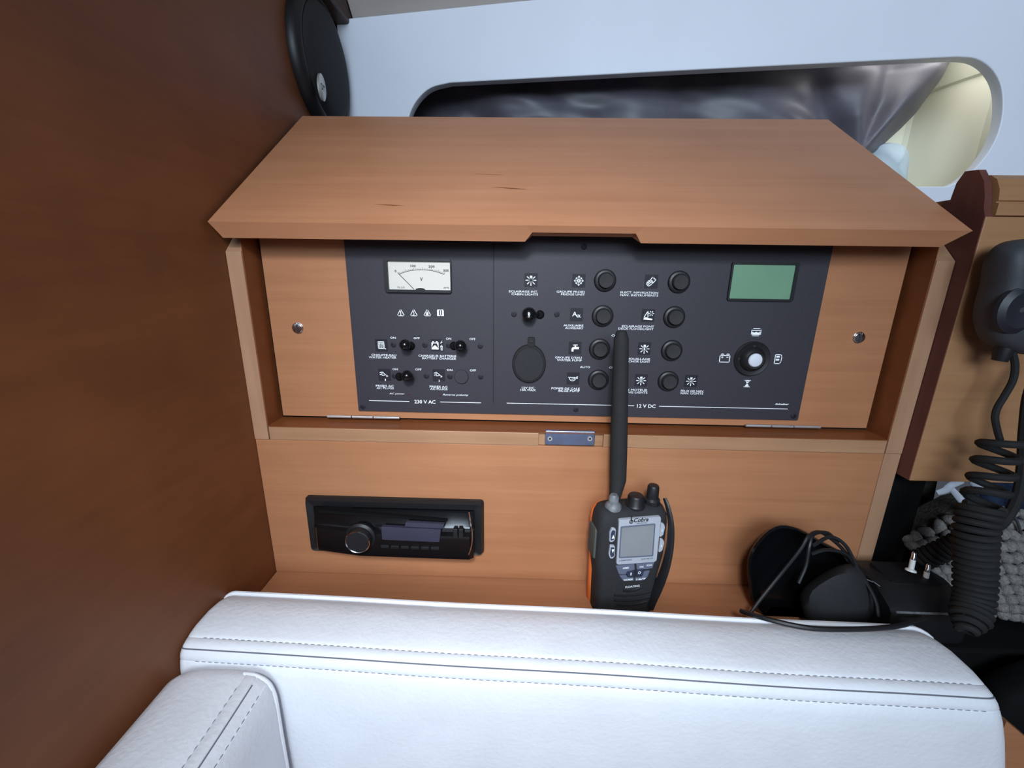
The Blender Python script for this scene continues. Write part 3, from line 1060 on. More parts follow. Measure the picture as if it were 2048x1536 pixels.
# face: wedge standing further out towards its lower edge
fx0, fx1, fz0, fz1 = -0.2130, -0.0452, 0.0395, 0.0865
prof = [(0.0005, fz0 + 0.001), (0.0215, fz0), (0.0225, fz0 + 0.004), (0.0205, fz0 + 0.026), (0.0165, fz0 + 0.0285), (0.0160, fz0 + 0.0325), (0.0150, fz0 + 0.034), (0.0105, fz1), (0.0005, fz1)]
lx = [[FS.p(x, b, max(0.0005, d * k)) for d, b in prof] for x, k in ((fx0, 0.45), (fx0 + 0.004, 0.62), (fx0 + 0.05, 0.95), (fx1 - 0.03, 1.0), (fx1 - 0.004, 1.0), (fx1, 0.85))]
fc = MB().loft(lx).obj('faceplate', M['blk_gloss'], st, angle=25)
FF = Frame(FS.p(0, 0, 0.0222), (1, 0, 0), (0, 0, 1))
ka, kb = FF.px(720, 1076)
kn = MB().lathe(FF.p(ka, kb, -0.004), FF.n, [(0.0152, 0), (0.0152, 0.0025), (0.0128, 0.004), (0.0120, 0.0105), (0.0112, 0.0115), (0.0, 0.0108)], 32).obj('volume_knob', M['blk'], st)
MB().lathe(FF.p(ka, kb, 0.0062), FF.n, [(0.0119, 0), (0.0124, 0.0008), (0.0119, 0.0016), (0.0112, 0.0012), (0.0119, 0)], 40, cap=False).obj('knob_ring', M['chrome'], kn)
q = [FF.px(x, y, -0.0005) for x, y in ((765, 1078), (879, 1083), (882, 1058), (763, 1052))]
MB().plate(FF, round_quad(q, 0.001), -0.003, 0.0006).obj('stereo_display', M['disp_blue'], st, smooth=False)
q = [FF.px(x, y, -0.0015) for x, y in ((810, 1052), (885, 1056), (889, 1047.5), (812, 1043.5))]
MB().plate(FF, round_quad(q, 0.0008), -0.004, -0.0006).obj('display_lip', M['disp_blue'], st, smooth=False)
for x in (911, 922):
    ua, ub = FF.px(x, 1067, 0.0)
    MB().plate(FF, rrect(ua - 0.0023, ua + 0.0023, ub - 0.0055, ub + 0.0055, 0.0008), -0.003, 0.001, 0.0005).obj('key', M['blk'], st, smooth=False)
for i in range(6):
    ua, ub = FF.px(770 + 20 * i, 1093 + 0.8 * i, 0.0)
    MB().plate(FF, rrect(ua - 0.0042, ua + 0.0042, ub - 0.0016, ub + 0.0016, 0.0006), -0.002, 0.0008, 0.0004).obj('key', M['blk'], st, smooth=False)
arcp = [FF.px(x, y, 0.001) for x, y in ((936, 1031), (941, 1043), (944, 1062), (944, 1082), (941, 1098), (937, 1109))]
MB().tube(smooth_path([FF.p(p, q, 0.0012 - 0.006 * (i == 0)) for i, (p, q) in enumerate(arcp)], 4), 0.0007, 6).obj('chrome_strip', M['chrome'], st)
ua, ub = FF.px(926, 1113, 0)
MB().plate(FF, rrect(ua - 0.003, ua + 0.003, ub - 0.0012, ub + 0.0012, 0.0008), -0.012, -0.003).obj('release_button', M['blk'], st, smooth=False)
q = [FS.px(x, y, 0.013) for x, y in ((640, 1018), (895, 1037), (895, 1041), (640, 1023))]
MB().plate(FS, q, 0.002, 0.0152).obj('disc_slot', M['blk_deep'], st, smooth=False)

# ------------------------------------------------------------------ wall speaker
FW = Frame((X_WALL, 0, 0), (0, -1, 0), (0, 0, 1))   # normal points along -x x z ...
FW = Frame((X_WALL, 0, 0), (0, 1, 0), (0, 0, 1))
spk = thing('wall_speaker', 'round black loudspeaker on the bulkhead above the open lid', 'speaker', (X_WALL, 0.622, 0.498))
ctr = Vector((X_WALL + 0.0002, 0.6225, 0.5735))
MB().lathe(ctr, (1, 0, 0), [(0.0745, 0), (0.0750, 0.004), (0.0725, 0.0095), (0.0680, 0.0135), (0.0650, 0.0140), (0.0640, 0.012)], 56).obj('rim', M['blk'], spk)
MB().lathe(ctr, (1, 0, 0), [(0.0641, 0.0115), (0.060, 0.0165), (0.050, 0.0195), (0.030, 0.0215), (0, 0.0222)], 56).obj('grille', M['blk_matte'], spk, angle=60)
bq = at_x(643, 175, X_WALL + 0.0212)
bdg = MB().lathe(bq, (1, 0, 0), [(0.0115, -0.001), (0.0115, 0.0012), (0.0105, 0.0018), (0, 0.0019)], 28, sx=1.25, sy=0.80).obj('badge', M['badge'], spk)
FB = Frame(bq + Vector((0.0019, 0, 0)), (0, 1, 0), (0, 0, 1))
mb = MB()
mb.stroke(FB, circ(-0.0035, 0.0, 0.0022, 12, 0.0030), 0.0007, d1=0.0003, closed=True)
mb.stroke(FB, [(0.0002, -0.003), (0.0002, 0.003), (0.0024, 0.001), (0.0044, 0.003), (0.0044, -0.003)], 0.0007, d1=0.0003)
mb.obj('badge_mark', M['dial_ink'], spk, smooth=False)

# ------------------------------------------------------------------ right-hand locker
lk = thing('side_locker', 'teak locker with moulded cap rail at the right of the cabinet', 'locker', (0.55, 0.378, 0.137))
x0 = XR + 0.0005


def endp(x):
    return [(x, 0.3785, 0.137), (x, 0.3785, 0.374), (x, 0.3815, 0.381), (x, 0.3832, 0.390), (x, 0.3875, 0.402), (x, 0.3945, 0.4115), (x, 0.406, 0.4125), (x, 0.411, 0.404), (x, 0.4125, 0.391), (x, 0.432, 0.383), (x, 0.46, 0.375), (x, 0.46, 0.137)]


MB().prism(endp(x0), endp(x0 + 0.006)).obj('end_panel', M['wood_red'], lk, smooth=False)
MB().box(x0 + 0.0005, 1.30, 0.3778, 0.39, 0.1368, 0.3735, 0.0005).obj('front_panel', M['wood_locker'], lk, smooth=False)


def railp(x):
    return [(x, 0.3788, 0.3738), (x, 0.3765, 0.3745), (x, 0.3765, 0.3835), (x, 0.3790, 0.3842), (x, 0.3790, 0.3850), (x, 0.3775, 0.3858), (x, 0.3790, 0.394), (x, 0.3835, 0.4025), (x, 0.3895, 0.4065), (x, 0.40, 0.4070), (x, 0.40, 0.3738)]


MB().prism(railp(x0 + 0.0062), railp(1.30)).obj('cap_rail', M['wood_locker'], lk, smooth=False)
MB().box(x0 + 0.0062, 1.30, 0.402, 0.52, 0.385, 0.392).obj('locker_top', M['wood_locker'], lk, smooth=False)
MB().box(x0 + 0.006, 1.30, 0.392, 0.55, 0.1370, 0.143).obj('locker_bottom', M['wood_dark'], lk, smooth=False)

# ------------------------------------------------------------------ handheld radio
yaw = math.radians(10.5)
FRD = Frame((0.1050, 0.3425, 0.0), (math.cos(yaw), math.sin(yaw), 0), (0, 0, 1))
rd = thing('handheld_radio', 'black handheld marine radio with grey screen and orange back standing on the shelf', 'radio', FRD.p(0, 0, -0.02))


def sect(w_, hw, d0, d1, r, tilt=0.0):
    """rounded section at height w_, front at depth d0 (outwards), back at -d1"""
    q = rrect(-hw, hw + 0.0042, -d1, d0, r, 4)
    return [FRD.p(a_, w_, b_) for a_, b_ in q]


rings = [sect(w_, hw, d0, d1, r) for w_, hw, d0, d1, r in (
    (0.0004, 0.0255, -0.0020, 0.026, 0.007), (0.003, 0.0275, -0.0004, 0.027, 0.008), (0.02, 0.0280, 0.0, 0.027, 0.008), (0.042, 0.0285, 0.0, 0.027, 0.008),
    (0.056, 0.0305, 0.0, 0.027, 0.008), (0.066, 0.0320, 0.0, 0.027, 0.008), (0.100, 0.0322, 0.0, 0.027, 0.008), (0.109, 0.0312, -0.0006, 0.027, 0.008),
    (0.1145, 0.0290, -0.004, 0.026, 0.008), (0.1165, 0.0260, -0.0075, 0.024, 0.007))]
MB().loft(rings).obj('body', M['blk_matte'], rd, angle=50)
rings = []
for w_, hw, k in ((0.0004, 0.0262, 0.033), (0.004, 0.0285, 0.035), (0.05, 0.0290, 0.035), (0.097, 0.0305, 0.035), (0.107, 0.0295, 0.034), (0.1115, 0.0260, 0.032)):
    q = rrect(-hw, hw, -k, -0.0215, 0.006, 4)
    rings.append([FRD.p(a_, w_, b_) for a_, b_ in q])
bs = MB().loft(rings).obj('back_shell', M['orange'], rd, angle=50)
bs['label'] = 'orange back shell'


def rf(pts, d=0.0):
    return [FRD.px(x, y, d) for x, y in pts]


bzq = rf([(1231.5, 1127), (1311, 1121), (1320.5, 1031), (1237, 1037.5)])
bz = MB().plate(FRD, round_quad(bzq, 0.002), -0.001, 0.0018, 0.0006).obj('screen_surround', M['silver'], rd, smooth=False)
scq = rf([(1238.5, 1115), (1305, 1111), (1309.5, 1048), (1242.5, 1054)], 0.002)
MB().plate(FRD, round_quad(scq, 0.0012), 0.0, 0.0021).obj('screen', M['lcd_grey'], bz, smooth=False)
scd = [(p * 1.0, q) for p, q in scq]
mb = MB()
cxm = sum(p for p, q in scq) / 4
cym = sum(q for p, q in scq) / 4
big = round_quad([(cxm + (p - cxm) * 1.03, cym + (q - cym) * 1.03) for p, q in scq], 0.0012)
sml = round_quad([(cxm + (p - cxm) * 0.97, cym + (q - cym) * 0.97) for p, q in scq], 0.0012)
mb.loft([[FRD.p(p, q, d) for p, q in rr] for rr, d in ((big, 0.0018), (big, 0.0026), (sml, 0.0026), (sml, 0.0018))], cap=False)
mb.obj('screen_bezel', M['key'], bz, smooth=False)


def cap_r(s, x0, x1, y, h, mat, par, name='lettering', bold=0.01, d=0.002, shear=0.0):
    a0, b0 = FRD.px(x0, y, d)
    a1, b1 = FRD.px(x1, y, d)
    hh = abs(FRD.px(x0, y - h / 2)[1] - FRD.px(x0, y + h / 2)[1])
    lettering(name, s, FRD, a0, a1, (b0 + b1) / 2 if abs(b0 - b1) < 0.002 else b0, hh, mat, par, d=d, bold=bold, shear=shear)


cap_r('Cobra', 1268, 1297, 1039.5, 8.5, M['blk_deep'], bz, shear=0.25, bold=0.02)
cap_r('MARINE', 1274, 1294, 1046, 2.6, M['key'], bz)
ea, eb = FRD.px(1262.5, 1040, 0.002)
mb = MB()
mb.stroke(FRD, [(ea, eb - 0.0022), (ea + 0.0008, eb - 0.001), (ea - 0.0002, eb + 0.0008), (ea + 0.0004, eb + 0.0036)], 0.0009, d1=0.0021)
mb.stroke(FRD, circ(ea + 0.0002, eb - 0.0018, 0.0016, 12), 0.0007, d1=0.0021, closed=True)
mb.obj('emblem', M['blk_deep'], bz, smooth=False)
cap_r('SUBMERSIBLE', 1238, 1264, 1120.5, 3.0, M['key'], bz)
cap_r('BURP MODE', 1283, 1306, 1117.5, 3.0, M['key'], bz)
for x, y, up in ((1226, 1071, 1), (1225, 1104, -1)):
    a_, b_ = FRD.px(x, y, 0.002)
    kq = [(a_ - 0.0026, b_ - 0.0072), (a_ + 0.0020, b_ - 0.0064), (a_ + 0.0026, b_ + 0.0064), (a_ - 0.0012, b_ + 0.0078), (a_ - 0.0032, b_ + 0.003)]
    if up < 0:
        kq = [(p, 2 * b_ - q) for p, q in kq][::-1]
    k_ = MB().plate(FRD, round_quad(kq, 0.0015), -0.001, 0.0018, 0.0006).obj('arrow_key', M['silver'], rd, smooth=False)
    cx_, cy_ = a_ + 0.0002, b_ - 0.001 * up
    MB().plate(FRD, round_quad([(p * 0.72 + a_ * 0.28, q * 0.72 + b_ * 0.28) for p, q in kq], 0.001), 0.0018, 0.0021).obj('key_inset', M['key_dark'], k_, smooth=False)
    MB().fill(FRD, [(cx_ - 0.0013, cy_ - 0.0020 * up), (cx_ + 0.0013, cy_ - 0.0020 * up), (cx_, cy_ + 0.0020 * up)], 0.0023).obj('arrow', M['ink'], k_, smooth=False)
for x, y, s_ in ((1324.5, 1061, 'C'), (1323, 1092, 'S')):
    a_, b_ = FRD.px(x, y, 0.002)
    kq = [(a_ - 0.0020, b_ - 0.0072), (a_ + 0.0016, b_ - 0.006), (a_ + 0.0026, b_ + 0.003), (a_ + 0.001, b_ + 0.0070), (a_ - 0.0018, b_ + 0.0076)]
    k_ = MB().plate(FRD, round_quad(kq, 0.0012), -0.001, 0.0016, 0.0005).obj('side_key', M['silver'], rd, smooth=False)
    lettering('lettering', s_, FRD, a_ - 0.0009, a_ + 0.0009, b_, 0.0022, M['ink'], k_, d=0.0019)
key_sets = [
    ([(1232, 1132.5), (1269, 1128.5), (1270, 1140), (1254, 1142), (1252, 1149), (1238, 1149)], 'HI/MED', (1246, 1258, 1136), M['key']),
    ([(1273, 1128.5), (1309, 1124.5), (1305, 1137), (1290, 1139), (1289, 1137.5), (1274, 1139.5)], 'CALL', (1279, 1288, 1133.5), M['key']),
    ([(1239, 1152), (1253, 1151), (1256, 1156), (1268, 1156), (1268, 1162), (1246, 1161.5)], 'WX/MEM', (1247, 1265, 1159.5), M['key']),
    ([(1271, 1156.5), (1284, 1155), (1289, 1144), (1300, 1142), (1294, 1156), (1285, 1161), (1270, 1162)], '16/9', (1273, 1291, 1158), M['key']),
    ([(1252, 1143), (1268, 1141), (1268.5, 1153), (1256, 1153.5)], 'I', (1261, 1263, 1148), M['key_dark']),
    ([(1273, 1140.5), (1287, 1139), (1286, 1151), (1273, 1152.5)], 'O', (1276, 1282, 1145.5), M['key_dark']),
]
for poly, s_, (u0, u1, y), mt in key_sets:
    q = rf(poly, 0.0015)
    k_ = MB().plate(FRD, round_quad(q, 0.0005, 2), -0.001, 0.0014, 0.0003).obj('keypad_key', mt, rd, smooth=False)
    cap_r(s_, u0, u1, y, 3.6 if len(s_) > 1 else 5.5, M['ink'], k_, d=0.0018, bold=0.02)
cap_r('SCAN', 1293, 1304, 1130.5, 3.4, M['ink'], rd, d=0.0018, bold=0.02)
cap_r('FLOATING', 1251, 1279, 1173, 4.0, M['ink'], rd, d=0.0004, bold=0.012)
for i, (y, hw) in enumerate(((1181, 18), (1190, 36), (1200, 36), (1209, 30))):
    pts = [FRD.px(1264 + hw * t, y - 3.5 * t - 3.5 * t * t) for t in (-1, -0.5, 0, 0.5, 1)]
    MB().tube(smooth_path([FRD.p(p, q, 0.0002) for p, q in pts], 4), 0.0011, 6).obj('grip_rib', M['blk'], rd)
# talk key on the left side
MB().loft([[FRD.p(-0.0318 - k, b_ + q, -0.015 + p) for p, q in rrect(-0.0075, 0.0085, -hh, hh, 0.003)] for k, hh, b_ in ((0.0, 0.0165, 0.081), (0.0012, 0.0160, 0.081), (0.0018, 0.0145, 0.081))]).obj('talk_key', M['ptt'], rd)
# top fittings
TOP = 0.1160
base = FRD.px(1227, 1004, -0.012)
ab = FRD.p(base[0], TOP - 0.001, -0.012)
MB().lathe(ab, (0, 0, 1), [(0.0078, 0), (0.0076, 0.003), (0.0060, 0.005), (0.0048, 0.006), (0.0044, 0.012), (0.0030, 0.014)], 20).obj('antenna_boot', M['grey_rub'], rd)
tip = at_y(1243, 662, 0.372)
a0_ = ab + Vector((0.0022, 0.006, 0.006))
a1_ = at_y(1236, 960, 0.366)
pth = [a0_, a1_] + [a1_.lerp(tip, t) for t in (0.2, 0.4, 0.6, 0.8, 0.95)] + [tip]
MB().tube(pth, [0.0050, 0.0076, 0.0078, 0.0075, 0.0071, 0.0068, 0.0064, 0.0042], 14).obj('antenna', M['rubber'], rd)
k1 = FRD.px(1271, 1002, -0.012)
MB().lathe(FRD.p(k1[0], TOP - 0.001, -0.012), (0, 0, 1), [(0.0088, 0), (0.0090, 0.002), (0.0078, 0.0035), (0.0074, 0.010), (0.0064, 0.0118), (0, 0.0122)], 22).obj('squelch_knob', M['blk'], rd)
k2 = FRD.px(1304, 1000, -0.014)
MB().lathe(FRD.p(k2[0], TOP - 0.001, -0.014), (0, 0, 1), [(0.0078, 0), (0.0076, 0.005), (0.0058, 0.007), (0.0056, 0.0175), (0.0046, 0.0195), (0, 0.020)], 10).obj('volume_knob', M['blk'], rd)
# wrist strap looped down the right side
sp_px = [(1329, 996, 0.354), (1335, 1012, 0.350), (1341, 1040, 0.346), (1342, 1066, 0.344), (1339, 1100, 0.344), (1331, 1135, 0.345), (1320, 1165, 0.346), (1306, 1195, 0.348), (1299, 1212, 0.349)]
MB().tube(smooth_path([at_y(*p) for p in sp_px], 4), [0.0020 + 0.0034 * min(1, i / 26) for i in range(8 * 4 + 1)], 8, sx=0.7).obj('wrist_strap', M['blk'], rd)

# ------------------------------------------------------------------ charging cradle and cord
cr = thing('charging_cradle', 'black charging cradle lying on the shelf with its cord wound round it', 'charger', (0.275, 0.35, 0.0))
# cup: hollow rounded shell lying on its side, mouth to the upper left
cup_px = [(1497, 1172), (1494, 1140), (1500, 1102), (1528, 1066), (1560, 1049), (1600, 1057), (1640, 1080), (1690, 1108), (1706, 1140), (1712, 1195), (1708, 1245), (1640, 1245), (1540, 1245), (1504, 1210)]


def ring_px(scale, y, shift=(0, 0)):
    cx_, cy_ = 1610, 1165
    return [at_y(cx_ + (x - cx_) * scale + shift[0], cy_ + (yy - cy_) * scale + shift[1], y) for x, yy in cup_px]


def sm(r):
    r = [Vector(p) for p in r]
    out = []
    n = len(r)
    for i in range(n):
        a_, b_, c_, d_ = r[i - 1], r[i], r[(i + 1) % n], r[(i + 2) % n]
        for j in range(3):
            t = j / 3
            p = 0.5 * ((2 * b_) + (c_ - a_) * t + (2 * a_ - 5 * b_ + 4 * c_ - d_) * t * t + (3 * b_ - a_ - 3 * c_ + d_) * t ** 3)
            out.append(Vector((p.x, p.y, max(0.0004, p.z))))
    return out


MB().loft([sm(ring_px(0.80, 0.386)), sm(ring_px(0.95, 0.380)), sm(ring_px(1.0, 0.366)), sm(ring_px(0.985, 0.352)), sm(ring_px(0.94, 0.350)), sm(ring_px(0.88, 0.353)), sm(ring_px(0.80, 0.362))]).obj('cradle_shell', M['blk_gloss'], cr, angle=50)
# rounded foot at the lower right in front of the cup
fp = [(1600, 1190), (1640, 1150), (1690, 1128), (1722, 1140), (1742, 1180), (1745, 1235), (1700, 1262), (1620, 1262)]


def foot(scale, y):
    cx_, cy_ = 1675, 1205
    r = [at_y(cx_ + (x - cx_) * scale, cy_ + (yy - cy_) * scale, y) for x, yy in fp]
    return sm([Vector((p.x, p.y, max(0.0006, p.z))) for p in r])


MB().loft([foot(1.0, 0.352), foot(1.0, 0.342), foot(0.93, 0.330), foot(0.75, 0.322), foot(0.4, 0.3185)]).obj('cradle_base', M['blk_matte'], cr, angle=60)
cords = [
    [(1500, 1228, .326), (1520, 1200, .330), (1560, 1150, .336), (1600, 1100, .338), (1618, 1072, .342), (1640, 1064, .350), (1668, 1082, .348), (1690, 1104, .344), (1718, 1145, .334), (1738, 1175, .328), (1752, 1205, .322), (1756, 1232, .318)],
    [(1597, 1166, .330), (1612, 1130, .334), (1619, 1090, .338), (1628, 1068, .345), (1655, 1066, .352), (1676, 1086, .346)],
    [(1625, 1092, .338), (1660, 1074, .344), (1690, 1090, .342), (1712, 1130, .336)],
    [(1622, 1108, .336), (1652, 1100, .338), (1688, 1106, .340), (1706, 1124, .338), (1728, 1160, .33)],
]
for c_ in cords:
    MB().tube(smooth_path([at_y(*p) for p in c_], 6), 0.0016, 8).obj('cord', M['blk'], cr)
# loop of cord drooping over the back of the seat cushion
lp = [at_y(1482, 1222, 0.322), at_z(1520, 1234, 0.040), at_z(1575, 1248, 0.0438), at_z(1630, 1257, 0.0446), at_z(1700, 1258.5, 0.0446), at_z(1760, 1256, 0.0438), at_z(1800, 1251, 0.041), at_z(1850, 1238, 0.034)]
MB().tube(smooth_path(lp, 8), 0.0021, 8).obj('cord_loop', M['blk'], cr)

# ------------------------------------------------------------------ plug-in power adapter with two pins
pw = thing('power_adapter', 'black plug-in power adapter with two white sleeved pins beside the charging cradle', 'adapter', (0.37, 0.345, 0.0))
PB = [at_y(1722, 1212, 0.330), at_y(1885, 1232, 0.330), at_y(1880, 1150, 0.352), at_y(1722, 1150, 0.352)]
mb = MB()
ax0, ax1 = 0.3390, 0.4090
rows = []
for x, k in ((ax0, 0.92), (ax0 + 0.003, 1.0), (ax1 - 0.003, 1.0), (ax1, 0.92)):
    rows.append([(x, 0.350 + (yy - 0.350) * k, 0.0006 + zz * k) for yy, zz in ((0.324, 0.0), (0.3215, 0.006), (0.3225, 0.033), (0.326, 0.0375), (0.346, 0.047), (0.352, 0.048), (0.380, 0.044), (0.384, 0.036), (0.384, 0.0))])
mb.loft(rows).obj('adapter_case', M['blk'], pw, angle=30)
e0, e1 = at_y(1713, 1200, 0.3216), at_y(1862, 1217, 0.3216)
MB().tube([(ax0 + 0.002, 0.3228, 0.0345), (ax1 - 0.002, 0.3228, 0.0345)], 0.0011, 6).obj('edge_highlight', M['grey_rub'], pw)  # pale tube painting the highlight along the case edge
FA = Frame((0, 0.326, 0.0375), (1, 0, 0), (0, 0.903, 0.429))
mb = MB()
for px_, py_ in ((1726, 1172), (1730, 1180), (1735, 1188), (1746, 1166)):
    a_, b_ = FA.px(px_, py_)
    mb.stroke(FA, [(a_ - 0.004, b_ + 0.003), (a_ - 0.001, b_ + 0.0012), (a_ + 0.001, b_ + 0.0008), (a_ + 0.004, b_ - 0.003)], 0.0011, d1=0.0005)
mb.obj('print', M['grey_rub'], pw, smooth=False)
for (px_, py_), (qx, qy) in (((1822, 1138), (1829, 1104)), ((1850, 1163), (1857, 1128))):
    b_ = at_y(px_, py_, 0.352)
    t_ = at_y(qx, qy, 0.356)
    d_ = (t_ - b_)
    L_ = d_.length
    pin = MB().lathe(b_ - d_.normalized() * 0.002, d_, [(0.0044, 0), (0.0040, 0.0016), (0.0022, 0.0024), (0.0022, L_ * 0.55 + 0.002)], 16).obj('plug_pin', M['pin_white'], pw)
    MB().lathe(b_, d_, [(0.0019, L_ * 0.5), (0.0019, L_ - 0.001), (0.0012, L_), (0, L_)], 16).obj('pin_tip', M['chrome'], pin)
mb = MB()
mb.loft([[(x, 0.358 + yy * k, 0.020 + zz) for yy, zz in ((-0.016, 0.0), (-0.014, 0.028), (0.014, 0.030), (0.016, 0.0))] for x, k in ((0.352, 0.9), (0.356, 1.0), (0.396, 1.0), (0.400, 0.9))]).obj('plug_head', M['blk'], pw, angle=30)

# ------------------------------------------------------------------ shade block in the bay below the locker
cs = thing('bay_shade_block', 'tall black block added as the shade of the bay right of the cabinet', 'shade block', (0.42, 0.43, 0.0))  # added black block, the bay's shade put into its colour
MB().box(0.3765, 0.418, 0.404, 0.52, 0.0, 0.1362, 0.003).obj('shade_block_body', M['blk_deep'], cs, smooth=False)
MB().box(0.380, 0.415, 0.4025, 0.404, 0.006, 0.131, 0.0005).obj('shade_block_front', M['blk_deep'], cs, smooth=False)

# ------------------------------------------------------------------ handheld microphone with coiled lead
MY = 0.352
mc = thing('fist_microphone', 'dark grey fist microphone on a coiled lead hanging on the locker front', 'microphone', (0.42, MY, 0.27))
FM = Frame((0, MY, 0), (1, 0, 0), (0, 0, 1))
mpx = [(1990, 690), (1972, 655), (1976, 610), (1988, 570), (1994, 530), (2004, 502), (2028, 483), (2062, 478), (2092, 500), (2100, 560), (2108, 620), (2106, 670), (2088, 705), (2040, 708)]
mq = px_list(FM, mpx)
ccx, ccy = sum(p for p, q in mq) / len(mq), sum(q for p, q in mq) / len(mq)


def mring(k, d):
    r = [(ccx + (p - ccx) * k, ccy + (q - ccy) * k) for p, q in mq]
    out = []
    n = len(r)
    for i in range(n):
        a_, b_, c_, d_ = [Vector(r[(i + j) % n]) for j in (-1, 0, 1, 2)]
        for j in range(3):
            t = j / 3
            p = 0.5 * ((2 * b_) + (c_ - a_) * t + (2 * a_ - 5 * b_ + 4 * c_ - d_) * t * t + (3 * b_ - a_ - 3 * c_ + d_) * t ** 3)
            out.append(FM.p(p.x, p.y, d))
    return out


MB().loft([mring(0.86, -0.014), mring(0.98, -0.010), mring(1.0, 0.0), mring(0.97, 0.006), mring(0.86, 0.0105), mring(0.6, 0.0125), mring(0.1, 0.013)]).obj('mic_body', M['mic'], mc, angle=60)
a_, b_ = FM.px(2024, 620, 0.01)
MB().lathe(FM.p(a_ + 0.004, b_, 0.0085), FM.n, [(0.0165, 0), (0.0160, 0.003), (0.012, 0.0055), (0.006, 0.0045), (0, 0.004)], 28, sx=1.15).obj('grille_boss', M['mic_dark'], mc)
a_, b_ = FM.px(2024, 690, 0.004)
MB().lathe(FM.p(a_, b_, 0.0), (-0.1, 0, -1), [(0.0062, -0.004), (0.0062, 0.006), (0.0048, 0.014)], 16).obj('strain_relief', M['blk'], mc)
a_ = at_y(2020, 560, 0.372)
MB().lathe((0.41, 0.3665, a_.z - 0.02), (0, 1, 0), [(0.008, -0.004), (0.008, 0.008), (0.010, 0.0105)], 18).obj('hang_stud', M['blk'], mc)
lead = [(2024, 700, 0.350), (2030, 730, 0.350), (2026, 760, 0.349), (2010, 790, 0.348), (1995, 815, 0.347), (1990, 835, 0.346), (1994, 858, 0.345), (2000, 880, 0.344)]
MB().tube(smooth_path([at_y(*p) for p in lead], 6), 0.0024, 8).obj('lead', M['rubber'], mc)


def helix(path, rad, wire, turns, n=14, phase=0.0, squash=0.75):
    P = smooth_path(path, 12)
    L = [0]
    for a_, b_ in zip(P, P[1:]):
        L.append(L[-1] + (b_ - a_).length)
    tot = L[-1]
    out = []
    N = int(turns * n)
    k = 0
    rr = rad if callable(rad) else (lambda t: rad)
    prev = None
    for i in range(N + 1):
        s_ = tot * i / N
        while k < len(L) - 2 and L[k + 1] < s_:
            k += 1
        f_ = (s_ - L[k]) / max(1e-9, L[k + 1] - L[k])
        p = P[k].lerp(P[k + 1], f_)
        t = (P[k + 1] - P[k]).normalized()
        h = Vector((0, 1, 0))
        a_ = (h - t * h.dot(t)).normalized()
        b_ = t.cross(a_)
        an = 2 * math.pi * i / n + phase
        out.append(p + (a_ * math.cos(an) + b_ * math.sin(an)) * rr(i / N))
    return out


loose = [at_y(*p) for p in ((2006, 878, 0.340), (1990, 925, 0.337), (1978, 968, 0.333), (1964, 1010, 0.328))]
MB().tube(helix(loose, 0.0120, 0.0030, 4.0, 16, phase=2.4), 0.0032, 8).obj('loose_coil', M['rubber'], mc)
tight = [at_y(*p) for p in ((1962, 1012, 0.328), (1952, 1060, 0.322), (1950, 1110, 0.317), (1950, 1160, 0.311), (1946, 1210, 0.303), (1930, 1262, 0.290))]
MB().tube(helix(tight, lambda t: (0.0125 - 0.002 * t) * (1 - 0.6 * max(0, (t - 0.88) / 0.12)), 0.003, 20, 16), 0.0029, 8).obj('tight_coil', M['rubber'], mc)
tail = [at_y(*p) for p in ((2100, 720, 0.35), (2062, 780, 0.348), (2050, 860, 0.346), (2046, 930, 0.342), (2036, 990, 0.338), (2010, 1040, 0.335), (1985, 1060, 0.33))]
MB().tube(smooth_path(tail, 6), 0.0040, 8).obj('lead', M['rubber'], mc)
sc = thing('coiled_cord', 'short black coiled cord lying behind the plug pins', 'cord', (0.42, 0.36, 0.05))
short = [at_y(*p) for p in ((1936, 1078, 0.352), (1905, 1092, 0.358), (1870, 1108, 0.364), (1842, 1120, 0.370))]
MB().tube(helix(short, 0.0080, 0.0022, 9, 14), 0.0024, 8).obj('coil', M['rubber'], sc)

# ------------------------------------------------------------------ knitted blanket, its shaded end, clothes in the bay
bl = thing('knitted_blanket', 'chunky grey knitted blanket folded on the shelf behind the coiled lead', 'blanket', (0.52, 0.36, 0.0))


def bl_pt(u, v, d=0.0):
    """u along the front (0..1, left to right), v up the front (0..1); d outwards"""
    x = 0.428 + 0.215 * u
    y = 0.368 - 0.052 * u + 0.045 * v * v
    t = min(1.0, u / 0.30)
    z = 0.004 - 0.004 * u + v * (0.104 - 0.008 * u) * (0.50 + 0.50 * t * t * (3 - 2 * t))
    x += -0.030 * v + 0.010
    n = Vector((-0.2, -0.93, 0.30 + 0.35 * v)).normalized()
    wob = 0.006 * noise.noise(Vector((u * 5, v * 3.5, 1.7)))
    return Vector((x, y, z)) + n * (d + wob)


